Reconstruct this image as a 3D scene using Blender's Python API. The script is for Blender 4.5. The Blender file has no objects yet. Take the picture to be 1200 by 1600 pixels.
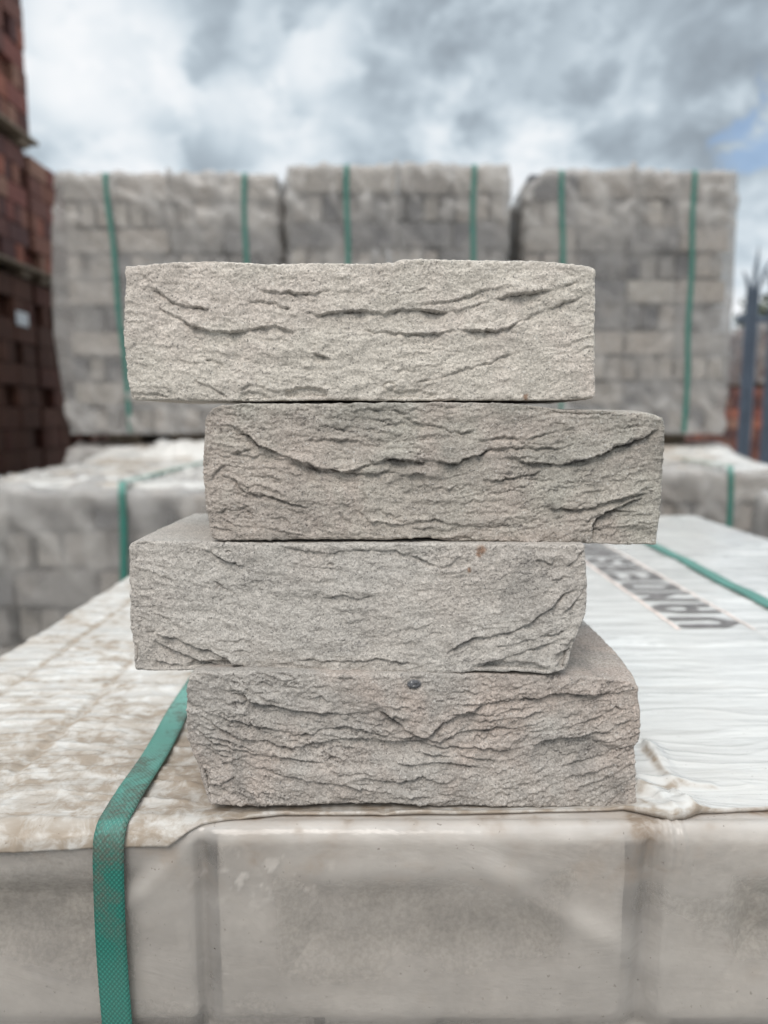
import bpy, math, random
import numpy as np

# ------------------------------------------------------------------ camera, world, sun, exposure
S = bpy.context.scene
COL = S.collection
PITCH = math.radians(7.3)
CAMZ = 1.25
F = 26 / 36 * 1600                       # focal length in photograph pixels
cd = bpy.data.cameras.new("camera")
cam = bpy.data.objects.new("camera", cd); COL.objects.link(cam)
cam.location = (0, 0, CAMZ)
cam.rotation_euler = (math.radians(90) - PITCH, 0, 0)
cd.sensor_fit = 'VERTICAL'; cd.sensor_height = 36; cd.sensor_width = 27; cd.lens = 26
cd.clip_start = 0.02; cd.clip_end = 500
cd.dof.use_dof = True; cd.dof.focus_distance = 0.345; cd.dof.aperture_fstop = 6.2
S.camera = cam
S.view_settings.view_transform = 'Standard'; S.view_settings.look = 'None'
S.view_settings.exposure = 0.0; S.view_settings.gamma = 1.0
S.cycles.use_denoising = True
S.cycles.max_bounces = 8; S.cycles.transparent_max_bounces = 16
S.cycles.sample_clamp_indirect = 6

SUN_EL, SUN_AZ = math.radians(47), math.radians(195)   # azimuth from +y towards +x (behind and to the right)
sd = bpy.data.lights.new("sun", 'SUN'); sd.energy = 2.2; sd.angle = math.radians(30); sd.color = (1, .935, .87)
sun = bpy.data.objects.new("sun", sd); COL.objects.link(sun)
sun.rotation_euler = (math.radians(90) - SUN_EL, 0, math.pi - SUN_AZ)

W = bpy.data.worlds.new("World"); S.world = W; W.use_nodes = True
SKY_STRENGTH = 0.1


class NT:
    """small helper round a node tree"""
    def __init__(self, tree):
        self.t = tree; self.n = tree.nodes; self.l = tree.links; self.n.clear()
    def node(self, typ, **kw):
        nd = self.n.new(typ)
        for k, v in kw.items():
            setattr(nd, k, v)
        return nd
    def set(self, sock, v):
        if isinstance(v, bpy.types.NodeSocket): self.l.new(v, sock)
        elif isinstance(v, (tuple, list)) and len(v) == 3 and sock.type == 'RGBA': sock.default_value = (*v, 1)
        else: sock.default_value = v
    def math(self, op, a, b=0.0, c=None, clamp=False):
        nd = self.node('ShaderNodeMath', operation=op, use_clamp=clamp)
        self.set(nd.inputs[0], a); self.set(nd.inputs[1], b)
        if c is not None: self.set(nd.inputs[2], c)
        return nd.outputs[0]
    def vmath(self, op, a, b=(0, 0, 0)):
        nd = self.node('ShaderNodeVectorMath', operation=op)
        self.set(nd.inputs[0], a); self.set(nd.inputs[1], b)
        return nd.outputs['Value'] if op in ('DOT_PRODUCT', 'LENGTH') else nd.outputs[0]
    def noise(self, vec, scale, detail=2, rough=.5, dist=0.0, out='Fac'):
        nd = self.node('ShaderNodeTexNoise')
        self.set(nd.inputs['Vector'], vec); nd.inputs['Scale'].default_value = scale
        nd.inputs['Detail'].default_value = detail; nd.inputs['Roughness'].default_value = rough
        nd.inputs['Distortion'].default_value = dist
        return nd.outputs[out]
    def mapr(self, v, a, b, c=0.0, d=1.0, smooth=True):
        nd = self.node('ShaderNodeMapRange'); nd.interpolation_type = 'SMOOTHSTEP' if smooth else 'LINEAR'
        nd.clamp = True
        self.set(nd.inputs[0], v)
        for i, x in enumerate((a, b, c, d)): self.set(nd.inputs[1 + i], x)
        return nd.outputs[0]
    def mix(self, f, a, b, blend='MIX'):
        nd = self.node('ShaderNodeMix', data_type='RGBA', blend_type=blend)
        self.set(nd.inputs[0], f); self.set(nd.inputs[6], a); self.set(nd.inputs[7], b)
        return nd.outputs[2]
    def attr(self, name, out='Fac'):
        return self.node('ShaderNodeAttribute', attribute_name=name).outputs[out]
    def bump(self, h, strength, dist, normal=None):
        nd = self.node('ShaderNodeBump'); nd.inputs['Strength'].default_value = strength
        nd.inputs['Distance'].default_value = dist; self.set(nd.inputs['Height'], h)
        if normal is not None: self.set(nd.inputs['Normal'], normal)
        return nd.outputs[0]


def px_dir(px, py):
    up = (800 - py) / F; rx = (px - 600) / F
    c, s = math.cos(PITCH), math.sin(PITCH)
    v = np.array([rx, c + s * up, -s + c * up]); return v / np.linalg.norm(v)


def build_world():
    w = NT(W.node_tree)
    tc = w.node('ShaderNodeTexCoord').outputs['Generated']
    sky = w.node('ShaderNodeTexSky', sky_type='NISHITA', sun_disc=False)
    sky.sun_elevation = SUN_EL; sky.sun_rotation = SUN_AZ
    sep = w.node('ShaderNodeSeparateXYZ'); w.l.new(tc, sep.inputs[0])
    z = w.math('MAXIMUM', sep.outputs[2], 0.0)
    # clouds lie on a layer overhead: project the direction on it so they flatten towards the horizon
    den = w.math('ADD', z, 0.50)
    comb = w.node('ShaderNodeCombineXYZ')
    w.l.new(w.math('DIVIDE', sep.outputs[0], den), comb.inputs[0])
    w.l.new(w.math('DIVIDE', sep.outputs[1], den), comb.inputs[1])
    comb.inputs[2].default_value = 3.7
    big = w.noise(comb.outputs[0], 3.2, 4, .5, .15)
    fine = w.noise(comb.outputs[0], 8.0, 7, .60, .2)
    shade = w.math('ADD', w.math('MULTIPLY', w.math('SUBTRACT', big, .5), 1.3), w.math('MULTIPLY', w.math('SUBTRACT', fine, .5), 1.45))
    shade = w.math('ADD', shade, .40)
    # particular clouds of this sky: direction, angular size, darker (+) or brighter (-)
    for px, py, rad, amt in ((690, 85, 12, .30), (800, 60, 8, .14), (590, 150, 9, .14), (130, 140, 8, .14), (370, 175, 6, .14),
                             (1050, 100, 9, .20), (370, 15, 6, .20), (60, 20, 7, -.26), (190, 20, 5, -.22), (490, 40, 5, -.26),
                             (950, 60, 4, -.16), (450, 150, 6, -.14), (300, 90, 5, -.16), (700, 215, 8, -.12), (900, 225, 8, -.16), (150, 255, 6, -.14), (520, 215, 6, -.10)):
        d = px_dir(px, py)
        dp = w.vmath('DOT_PRODUCT', tc, tuple(d))
        wob = w.math('ADD', dp, w.math('MULTIPLY', w.math('SUBTRACT', fine, .5), .022))
        m = w.mapr(wob, math.cos(math.radians(rad)), 1.0)
        shade = w.math('MULTIPLY_ADD', m, amt, shade)
    cr = w.node('ShaderNodeValToRGB'); w.l.new(shade, cr.inputs[0])
    e = cr.color_ramp.elements
    cr.color_ramp.interpolation = 'B_SPLINE'
    e[0].position = .0; e[0].color = (.98, .985, 1.0, 1)
    e[1].position = 1.0; e[1].color = (.26, .30, .34, 1)
    for p, c in ((.22, (.83, .88, .92)), (.42, (.60, .69, .76)), (.60, (.43, .505, .57)), (.80, (.32, .375, .43))):
        k = cr.color_ramp.elements.new(p); k.color = (*c, 1)
    cloud = cr.outputs[0]
    # the overcast sky is brightest overhead
    zen = w.mapr(z, .45, .95, 1.0, 2.9)
    horizon = w.mapr(z, 0.0, .30, 1.06, 1.0)
    k = w.math('MULTIPLY', w.math('MULTIPLY', zen, horizon), 1.0 / SKY_STRENGTH)
    cloud = w.mix(1.0, cloud, w.vmath('MULTIPLY', (1, 1, 1), (1, 1, 1)), 'MULTIPLY')
    sc = w.node('ShaderNodeVectorMath', operation='SCALE'); w.l.new(cloud, sc.inputs[0]); w.l.new(k, sc.inputs['Scale'])
    # blue gap low on the right
    d = px_dir(1190, 185)
    dp = w.math('ADD', w.vmath('DOT_PRODUCT', tc, tuple(d)), w.math('MULTIPLY', w.math('SUBTRACT', fine, .5), .010))
    gap = w.mapr(dp, math.cos(math.radians(2.6)), math.cos(math.radians(.6)), 0.0, .6)
    gap2 = w.mapr(w.math('ADD', w.math('MULTIPLY', big, .6), w.math('MULTIPLY', fine, .4)), .30, .24, 0.0, .3)
    g = w.math('MAXIMUM', gap, gap2)
    blue = w.node('ShaderNodeVectorMath', operation='SCALE'); w.l.new(sky.outputs[0], blue.inputs[0]); blue.inputs['Scale'].default_value = 1.6
    col = w.mix(g, sc.outputs[0], blue.outputs[0])
    below = w.mapr(sep.outputs[2], -.02, 0.0)
    col = w.mix(below, (2.2, 2.2, 2.2), col)
    bg = w.node('ShaderNodeBackground'); w.l.new(col, bg.inputs[0]); bg.inputs[1].default_value = SKY_STRENGTH
    out = w.node('ShaderNodeOutputWorld'); w.l.new(bg.outputs[0], out.inputs[0])


build_world()

# ------------------------------------------------------------------ numpy noise
def _hash(ix, iy, iz, seed):
    h = (ix.astype(np.int64) * 374761393 + iy.astype(np.int64) * 668265263 + iz.astype(np.int64) * 2147483647 + seed * 974634541) & 0xffffffff
    h = ((h ^ (h >> 13)) * 1274126177) & 0xffffffff
    h = ((h ^ (h >> 16)) * 2246822519) & 0xffffffff
    return h ^ (h >> 15)


def perlin(x, y, z=0.0, seed=0):
    x = np.asarray(x, float); y = np.asarray(y, float) + 0 * x; z = np.asarray(z, float) + 0 * x
    x = x + 0 * y
    x0, y0, z0 = np.floor(x), np.floor(y), np.floor(z)
    fx, fy, fz = x - x0, y - y0, z - z0
    u, v, w = (t * t * t * (t * (t * 6 - 15) + 10) for t in (fx, fy, fz))
    r = 0
    for dx in (0, 1):
        for dy in (0, 1):
            for dz in (0, 1):
                h = _hash(x0 + dx, y0 + dy, z0 + dz, seed)
                gx = ((h & 1023) / 511.5 - 1); gy = (((h >> 10) & 1023) / 511.5 - 1); gz = (((h >> 20) & 1023) / 511.5 - 1)
                g = gx * (fx - dx) + gy * (fy - dy) + gz * (fz - dz)
                r = r + g * (u if dx else 1 - u) * (v if dy else 1 - v) * (w if dz else 1 - w)
    return r * 1.1          # roughly -0.7..0.7


def fbm(x, y, z=0.0, oct=4, seed=0, gain=.5):
    r = 0; a = 1.0; f = 1.0
    for o in range(oct):
        r = r + a * perlin(np.asarray(x) * f, np.asarray(y) * f, np.asarray(z) * f, seed + 17 * o)
        a *= gain; f *= 2.03
    return r


def sstep(a, b, x):
    t = np.clip((x - a) / (b - a), 0, 1); return t * t * (3 - 2 * t)


# ------------------------------------------------------------------ object helpers
def mesh_np(name, V, Fq, mats, parent=None, smooth=True, attrs=None, uv=None, midx=None):
    """V (n,3), Fq (m,4) or (m,3) arrays -> one mesh object"""
    V = np.ascontiguousarray(V, dtype=np.float32); Fq = np.ascontiguousarray(Fq, dtype=np.int32)
    me = bpy.data.meshes.new(name)
    k = Fq.shape[1]
    me.vertices.add(len(V)); me.vertices.foreach_set('co', V.ravel())
    me.loops.add(Fq.size); me.loops.foreach_set('vertex_index', Fq.ravel())
    me.polygons.add(len(Fq)); me.polygons.foreach_set('loop_start', np.arange(0, Fq.size, k, dtype=np.int32))
    me.polygons.foreach_set('loop_total', np.full(len(Fq), k, dtype=np.int32))
    if not isinstance(mats, (list, tuple)): mats = [mats]
    for m in mats: me.materials.append(m)
    if midx is not None: me.polygons.foreach_set('material_index', np.asarray(midx, dtype=np.int32))
    me.polygons.foreach_set('use_smooth', np.full(len(Fq), bool(smooth)))
    for an, av in (attrs or {}).items():
        a = me.attributes.new(an, 'FLOAT', 'POINT'); a.data.foreach_set('value', np.asarray(av, dtype=np.float32))
    if uv is not None:
        l = me.uv_layers.new(name='UVMap'); l.data.foreach_set('uv', np.asarray(uv, dtype=np.float32)[Fq.ravel()].ravel())
    me.update(calc_edges=True)
    o = bpy.data.objects.new(name, me); COL.objects.link(o)
    if parent is not None: o.parent = parent
    return o


def empty(name, loc, label, cat, group=None):
    o = bpy.data.objects.new(name, None); COL.objects.link(o); o.location = loc; o.empty_display_size = .05
    tag(o, label, cat, group)
    return o


def tag(o, label=None, cat=None, group=None, kind=None):
    if label: o['label'] = label
    if cat: o['category'] = cat
    if group: o['group'] = group
    if kind: o['kind'] = kind
    return o


def grid_faces(nu, nv):
    """nu x nv vertices, index = iu*nv+iv"""
    a = np.arange((nu - 1) * nv).reshape(nu - 1, nv)[:, :-1].ravel()
    return np.stack([a, a + nv, a + nv + 1, a + 1], 1)


def lattice_box(nx, ny, nz, sides='xXyYzZ'):
    """surface lattice of a box; returns integer coordinates (n,3) and quads facing outwards"""
    P = []; Q = []; off = 0
    def side(fix, val, n1, a1, n2, a2, flip):
        nonlocal off
        I, J = np.meshgrid(np.arange(n1 + 1), np.arange(n2 + 1), indexing='ij')
        p = np.zeros((I.size, 3), int); p[:, fix] = val; p[:, a1] = I.ravel(); p[:, a2] = J.ravel()
        q = grid_faces(n1 + 1, n2 + 1)
        if flip: q = q[:, ::-1]
        P.append(p); Q.append(q + off); off += len(p)
    if 'x' in sides: side(0, 0, ny, 1, nz, 2, True)
    if 'X' in sides: side(0, nx, ny, 1, nz, 2, False)
    if 'y' in sides: side(1, 0, nx, 0, nz, 2, False)
    if 'Y' in sides: side(1, ny, nx, 0, nz, 2, True)
    if 'z' in sides: side(2, 0, nx, 0, ny, 1, True)
    if 'Z' in sides: side(2, nz, nx, 0, ny, 1, False)
    P = np.concatenate(P); Q = np.concatenate(Q)
    key = (P[:, 0] * (ny + 1) + P[:, 1]) * (nz + 1) + P[:, 2]
    _, first, inv = np.unique(key, return_index=True, return_inverse=True)
    return P[first], inv.ravel()[Q]


def boxes(specs, bevel=0.0):
    """list of (x0,x1,y0,y1,z0,z1,rand) -> one vertex/quad/attr set; bevelled boxes as 24-vertex chamfered cubes"""
    V = []; Q = []; T = []; R = []
    base = np.array([[i, j, k] for i in (0, 1) for j in (0, 1) for k in (0, 1)])
    off = 0
    P3, F3 = _chamfer_template()
    for (x0, x1, y0, y1, z0, z1, r) in specs:
        c = np.array([(x0 + x1) / 2, (y0 + y1) / 2, (z0 + z1) / 2]); h = np.array([x1 - x0, y1 - y0, z1 - z0]) / 2
        b = min(bevel, h.min() * .45) if bevel else .0005
        v = c + np.sign(P3) * (h - b * (np.abs(P3) < 1.5))
        V.append(v); Q.append(F3 + off); off += len(v); R.append(np.full(len(v), r))
    return np.concatenate(V), np.concatenate(Q), np.concatenate(R)


def _chamfer_template():
    # 24 vertices: for each corner three, each pushed to one face.  |coord|==2 marks the axis at full extent
    P = []; idx = {}
    for sx in (-1, 1):
        for sy in (-1, 1):
            for sz in (-1, 1):
                for ax in range(3):
                    p = [sx, sy, sz]; p[ax] *= 2
                    idx[(sx, sy, sz, ax)] = len(P); P.append(p)
    P = np.array(P, float); Fs = []
    for ax in range(3):
        a1, a2 = (ax + 1) % 3, (ax + 2) % 3
        for s in (-1, 1):
            q = []
            for (u, v) in ((-1, -1), (1, -1), (1, 1), (-1, 1)):
                c = [0, 0, 0]; c[ax] = s; c[a1] = u; c[a2] = v
                q.append(idx[(*c, ax)])
            Fs.append(q if s > 0 else q[::-1])
    for ax in range(3):          # edges running along ax
        a1, a2 = (ax + 1) % 3, (ax + 2) % 3
        for u in (-1, 1):
            for v in (-1, 1):
                lo = [0, 0, 0]; lo[ax] = -1; lo[a1] = u; lo[a2] = v; hi = list(lo); hi[ax] = 1
                q = [idx[(*lo, a1)], idx[(*hi, a1)], idx[(*hi, a2)], idx[(*lo, a2)]]
                Fs.append(q if u * v < 0 else q[::-1])
    # corners as degenerate-free quads is impossible: use triangles doubled on the last vertex is bad, so leave the tiny corner holes
    return P, np.array(Fs)


def newmat(name):
    m = bpy.data.materials.new(name); m.use_nodes = True
    return m, NT(m.node_tree)


def finish(t, shader, disp=None):
    out = t.node('ShaderNodeOutputMaterial'); t.l.new(shader, out.inputs[0])


def principled(t, color, rough=.6, normal=None, **kw):
    b = t.node('ShaderNodeBsdfPrincipled'); t.set(b.inputs['Base Color'], color); t.set(b.inputs['Roughness'], rough)
    if normal is not None: t.set(b.inputs['Normal'], normal)
    for k, v in kw.items(): t.set(b.inputs[k], v)
    return b.outputs[0]


# ------------------------------------------------------------------ materials
def mat_sand_brick(name, base, warm, dark, seed, smear):
    m, t = newmat(name)
    oc = t.node('ShaderNodeTexCoord').outputs['Object']
    mp = t.node('ShaderNodeMapping'); t.l.new(oc, mp.inputs[0]); mp.inputs['Location'].default_value = (seed * 1.7, seed * .3, seed * 2.1)
    v = mp.outputs[0]
    st = t.node('ShaderNodeMapping'); t.l.new(v, st.inputs[0]); st.inputs['Scale'].default_value = (.45, 1, 1.25)
    mot = t.noise(st.outputs[0], 38, 4, .6, .6)
    mot2 = t.noise(v, 17, 3, .55, .4)
    c = t.mix(t.mapr(mot2, .40, .62), base, warm)
    blot = t.noise(v, 26, 5, .62, 1.2)
    c = t.mix(t.mapr(blot, .50, .72, 0, .55 * smear), c, tuple(x * .62 for x in base))
    c = t.mix(t.mapr(blot, .46, .30, 0, .35), c, tuple(min(1, x * 1.18) for x in base))
    # darker tone along the folds, laps and hairline cracks, from an attribute
    crease_dark = t.math('MULTIPLY', t.attr('crease_dark'), t.mapr(mot, .30, .66, .35, 1.0))
    c = t.mix(t.math('MULTIPLY', crease_dark, smear, clamp=True), c, dark)
    c = t.mix(t.mapr(mot, .52, .78, 0, .35), c, tuple(x * .72 for x in base))
    rust = t.attr('rust'); c = t.mix(rust, c, (.20, .10, .05))
    pit = t.attr('pebble'); c = t.mix(pit, c, (.09, .09, .095))
    # sand grains
    g1 = t.noise(v, 1900, 2, .7); g2 = t.noise(v, 820, 3, .65)
    vor = t.node('ShaderNodeTexVoronoi'); t.l.new(v, vor.inputs['Vector']); vor.inputs['Scale'].default_value = 1500
    gs = t.node('ShaderNodeSeparateColor'); t.l.new(vor.outputs['Color'], gs.inputs[0])
    grain = t.math('ADD', t.math('MULTIPLY', g1, .5), t.math('MULTIPLY', gs.outputs[0], .5))
    k = t.mapr(grain, .2, .8, .70, 1.30, False)
    k = t.math('MULTIPLY', k, t.mapr(g2, .3, .7, .90, 1.10, False))
    sc = t.node('ShaderNodeVectorMath', operation='SCALE'); t.l.new(c, sc.inputs[0]); t.l.new(k, sc.inputs['Scale'])
    c = t.mix(t.mapr(gs.outputs[1], .965, .995, 0, .35), sc.outputs[0], (.66, .64, .60))
    c = t.mix(t.mapr(gs.outputs[2], .965, .99, 0, .65), c, (.10, .095, .09))
    n = t.bump(g2, .6, .0009)
    n = t.bump(grain, .7, .0005, n)
    sh = principled(t, c, .92, n); finish(t, sh)
    return m


def mat_film(name, opac, col=(.74, .73, .69), dirtcol=(.27, .19, .125), wr=(6, 30, 30), wamp=.6, spec=.5, rough=.28, trans=.3, wdist=.004):
    m, t = newmat(name)
    oc = t.node('ShaderNodeTexCoord').outputs['Object']
    mp = t.node('ShaderNodeMapping'); t.l.new(oc, mp.inputs[0]); mp.inputs['Scale'].default_value = wr
    wrn = t.noise(mp.outputs[0], 1.0, 5, .6, .9)
    fine = t.noise(oc, 90, 4, .65, .4)
    blot = t.noise(oc, 9, 5, .62, .3)
    speck = t.noise(oc, 420, 2, .5)
    dirt = t.attr('dirt')  # film stains; on the top sheet also painted shade by the bottom brick
    dv = t.math('MULTIPLY', dirt, t.mapr(fine, .30, .62, .35, 1.0), clamp=True)
    c = t.mix(t.math('MULTIPLY', dv, .85), col, dirtcol)
    c = t.mix(t.mapr(speck, .70, .76, 0, .5), c, (.16, .12, .09))
    n = t.bump(wrn, wamp, wdist)
    n = t.bump(fine, .25, .0012, n)
    dif = t.node('ShaderNodeBsdfDiffuse'); t.set(dif.inputs[0], c); t.set(dif.inputs['Normal'], n)
    tl = t.node('ShaderNodeBsdfTranslucent'); t.set(tl.inputs[0], c); t.set(tl.inputs['Normal'], n)
    a = t.node('ShaderNodeMixShader'); a.inputs[0].default_value = trans; t.l.new(dif.outputs[0], a.inputs[1]); t.l.new(tl.outputs[0], a.inputs[2])
    tr = t.node('ShaderNodeBsdfTransparent')
    op = t.math('MULTIPLY_ADD', t.math('SUBTRACT', blot, .5), .5, opac)
    op = t.math('ADD', op, t.math('MULTIPLY', t.attr('milky'), .4))
    op = t.math('ADD', op, t.math('MULTIPLY', dv, .35), clamp=True)
    b = t.node('ShaderNodeMixShader'); t.l.new(op, b.inputs[0]); t.l.new(tr.outputs[0], b.inputs[1]); t.l.new(a.outputs[0], b.inputs[2])
    gl = t.node('ShaderNodeBsdfGlossy'); gl.inputs['Color'].default_value = (1, 1, 1, 1); gl.inputs['Roughness'].default_value = rough
    t.set(gl.inputs['Normal'], n)
    fr = t.node('ShaderNodeFresnel'); fr.inputs[0].default_value = 1.45; t.set(fr.inputs['Normal'], n)
    fz = t.math('MULTIPLY', fr.outputs[0], t.mapr(dv, 0, .6, spec, spec * .3))
    g = t.node('ShaderNodeMixShader'); t.l.new(fz, g.inputs[0]); t.l.new(b.outputs[0], g.inputs[1]); t.l.new(gl.outputs[0], g.inputs[2])
    finish(t, g.outputs[0])
    return m


def mat_packed_brick(name, cols, rough=.9):
    """bricks inside a pack: colour picked per brick from the attribute rnd"""
    m, t = newmat(name)
    oc = t.node('ShaderNodeTexCoord').outputs['Object']
    cr = t.node('ShaderNodeValToRGB'); t.l.new(t.attr('rnd'), cr.inputs[0]); cr.color_ramp.interpolation = 'CONSTANT'
    e = cr.color_ramp.elements; e[0].color = (*cols[0], 1); e[0].position = 0; e[1].position = 1.0 - 1.0 / len(cols); e[1].color = (*cols[-1], 1)
    for i, c in enumerate(cols[1:-1]):
        k = e.new((i + 1) / len(cols)); k.color = (*c, 1)
    a = t.noise(oc, 30, 5, .65); b = t.noise(oc, 420, 3, .6)
    k = t.math('MULTIPLY', t.mapr(a, .3, .7, .74, 1.14), t.mapr(b, .3, .7, .85, 1.15))
    sc = t.node('ShaderNodeVectorMath', operation='SCALE'); t.l.new(cr.outputs[0], sc.inputs[0]); t.l.new(k, sc.inputs['Scale'])
    finish(t, principled(t, sc.outputs[0], rough, t.bump(a, .5, .004)))
    return m


def mat_strap():
    m, t = newmat('woven green strap')
    uvn = t.node('ShaderNodeUVMap'); uvn.uv_map = 'UVMap'
    sp = t.node('ShaderNodeSeparateXYZ'); t.l.new(uvn.outputs[0], sp.inputs[0])
    u, v = sp.outputs[0], sp.outputs[1]           # metres across and along
    K = 2 * math.pi / .0020
    p = t.math('MULTIPLY', u, K * .95); q = t.math('MULTIPLY', v, K * .78)
    w = t.math('MULTIPLY', t.math('SINE', p), t.math('SINE', q))
    w = t.mapr(w, -.7, .9)
    oc = t.node('ShaderNodeTexCoord').outputs['Object']
    d1 = t.noise(oc, 42, 4, .65); d2 = t.noise(oc, 500, 2, .6)
    dirt = t.math('MULTIPLY', t.mapr(d1, .44, .60), t.attr('dirt'))
    dirt = t.math('MULTIPLY', dirt, t.mapr(d2, .35, .6, .5, 1))
    c = t.mix(w, (.008, .105, .078), (.017, .165, .125))
    c = t.mix(t.math('MULTIPLY', t.attr('dust_sheen'), .85), c, (.17, .37, .31))  # dust plus sky sheen put into the colour where the strap lies flat
    c = t.mix(t.math('MULTIPLY', dirt, .8), c, (.085, .085, .065))
    finish(t, principled(t, c, t.mapr(dirt, 0, 1, .38, .8), t.bump(w, .55, .0005)))
    return m


def mat_simple(name, col, rough=.7, var=.15, scale=12, bumpd=.003, metallic=0.0):
    m, t = newmat(name)
    oc = t.node('ShaderNodeTexCoord').outputs['Object']
    a = t.noise(oc, scale, 5, .62, .3)
    k = t.mapr(a, .3, .7, 1 - var, 1 + var)
    sc = t.node('ShaderNodeVectorMath', operation='SCALE'); sc.inputs[0].default_value = col; t.l.new(k, sc.inputs['Scale'])
    finish(t, principled(t, sc.outputs[0], rough, t.bump(a, .4, bumpd), Metallic=metallic))
    return m


GREY = [(.40, .36, .315), (.33, .30, .265), (.46, .42, .37), (.25, .235, .22), (.42, .37, .32), (.10, .10, .108), (.37, .335, .30), (.17, .165, .165)]
RED = [(.22, .095, .066), (.16, .068, .052), (.28, .10, .066), (.13, .055, .045), (.26, .135, .095), (.20, .07, .055), (.10, .045, .04)]
BROWN = [(.10, .042, .026), (.085, .036, .022), (.115, .048, .03), (.095, .034, .022)]
M_GREYPACK = mat_packed_brick('grey facing bricks', GREY)
M_REDPACK = mat_packed_brick('red facing bricks', RED)
M_BROWNPACK = mat_packed_brick('dark brown facing bricks', BROWN)
M_FILM_FRONT = mat_film('clouded wrapping film', .40, col=(.71, .655, .60), wr=(6, 6, 14), wamp=.7, spec=.75, rough=.20)
M_FILM_REAR = mat_film('creased wrapping film', .31, col=(.56, .53, .50), wr=(9, 9, 4), wamp=1.0, spec=.6, rough=.28, wdist=.012)
M_SHEET = mat_film('white top sheet film', .95, col=(.74, .722, .685), dirtcol=(.31, .235, .165), wr=(9, 70, 40), wamp=.6, spec=1.1, rough=.22, trans=.2, wdist=.0022)
M_STRAP = mat_strap()
M_WOOD = mat_simple('weathered timber bearer', (.20, .155, .11), .9, .3, 20)
M_CONC = mat_simple('concrete yard', (.24, .235, .225), .95, .25, 1.4)
M_STEEL = mat_simple('slate grey painted steel', (.075, .095, .125), .5, .15, 8)
M_INK = mat_simple('worn black print', (.135, .122, .115), .5, .35, 60, .0002)
M_INK2 = mat_simple('orange print outline', (.70, .57, .50), .5, .2, 60, .0002)
M_PAPER = mat_simple('white paper label', (.78, .80, .82), .7, .05)

# ------------------------------------------------------------------ ground
g = 60
mesh_np('ground', np.array([[-g, -20, 0], [g, -20, 0], [g, 110, 0], [-g, 110, 0]]), np.array([[0, 1, 2, 3]]), M_CONC)['kind'] = 'structure'


# ------------------------------------------------------------------ the four loose bricks
def px_plane(px, py, d, k=0.0):
    """photograph pixel -> x, z on the vertical plane y = d + k*x"""
    px = np.asarray(px, float); py = np.asarray(py, float)
    up = (800 - py) / F; rx = (px - 600) / F
    c, s = math.cos(PITCH), math.sin(PITCH)
    t = d / (c + s * up - k * rx)
    return t * rx, t * (-s + c * up) + CAMZ


def poly_signed(X, Z, pts):
    """signed distance (above = +) to a polyline running left to right, plus parameter along it 0..1"""
    pts = np.asarray(pts, float)
    best = np.full(X.shape, 1e9); sg = np.ones(X.shape); par = np.zeros(X.shape)
    seg = np.diff(pts, axis=0); L = np.hypot(seg[:, 0], seg[:, 1]); cum = np.concatenate([[0], np.cumsum(L)]); tot = cum[-1]
    for i in range(len(seg)):
        ax, az = pts[i]; dx, dz = seg[i]; l2 = L[i] ** 2 + 1e-12
        t = np.clip(((X - ax) * dx + (Z - az) * dz) / l2, 0, 1)
        ex, ez = X - (ax + t * dx), Z - (az + t * dz)
        dd = np.hypot(ex, ez); m = dd < best
        cr = dx * (Z - az) - dz * (X - ax)
        best = np.where(m, dd, best); sg = np.where(m, np.sign(cr), sg); par = np.where(m, (cum[i] + t * L[i]) / tot, par)
    return best * sg, par


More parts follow.
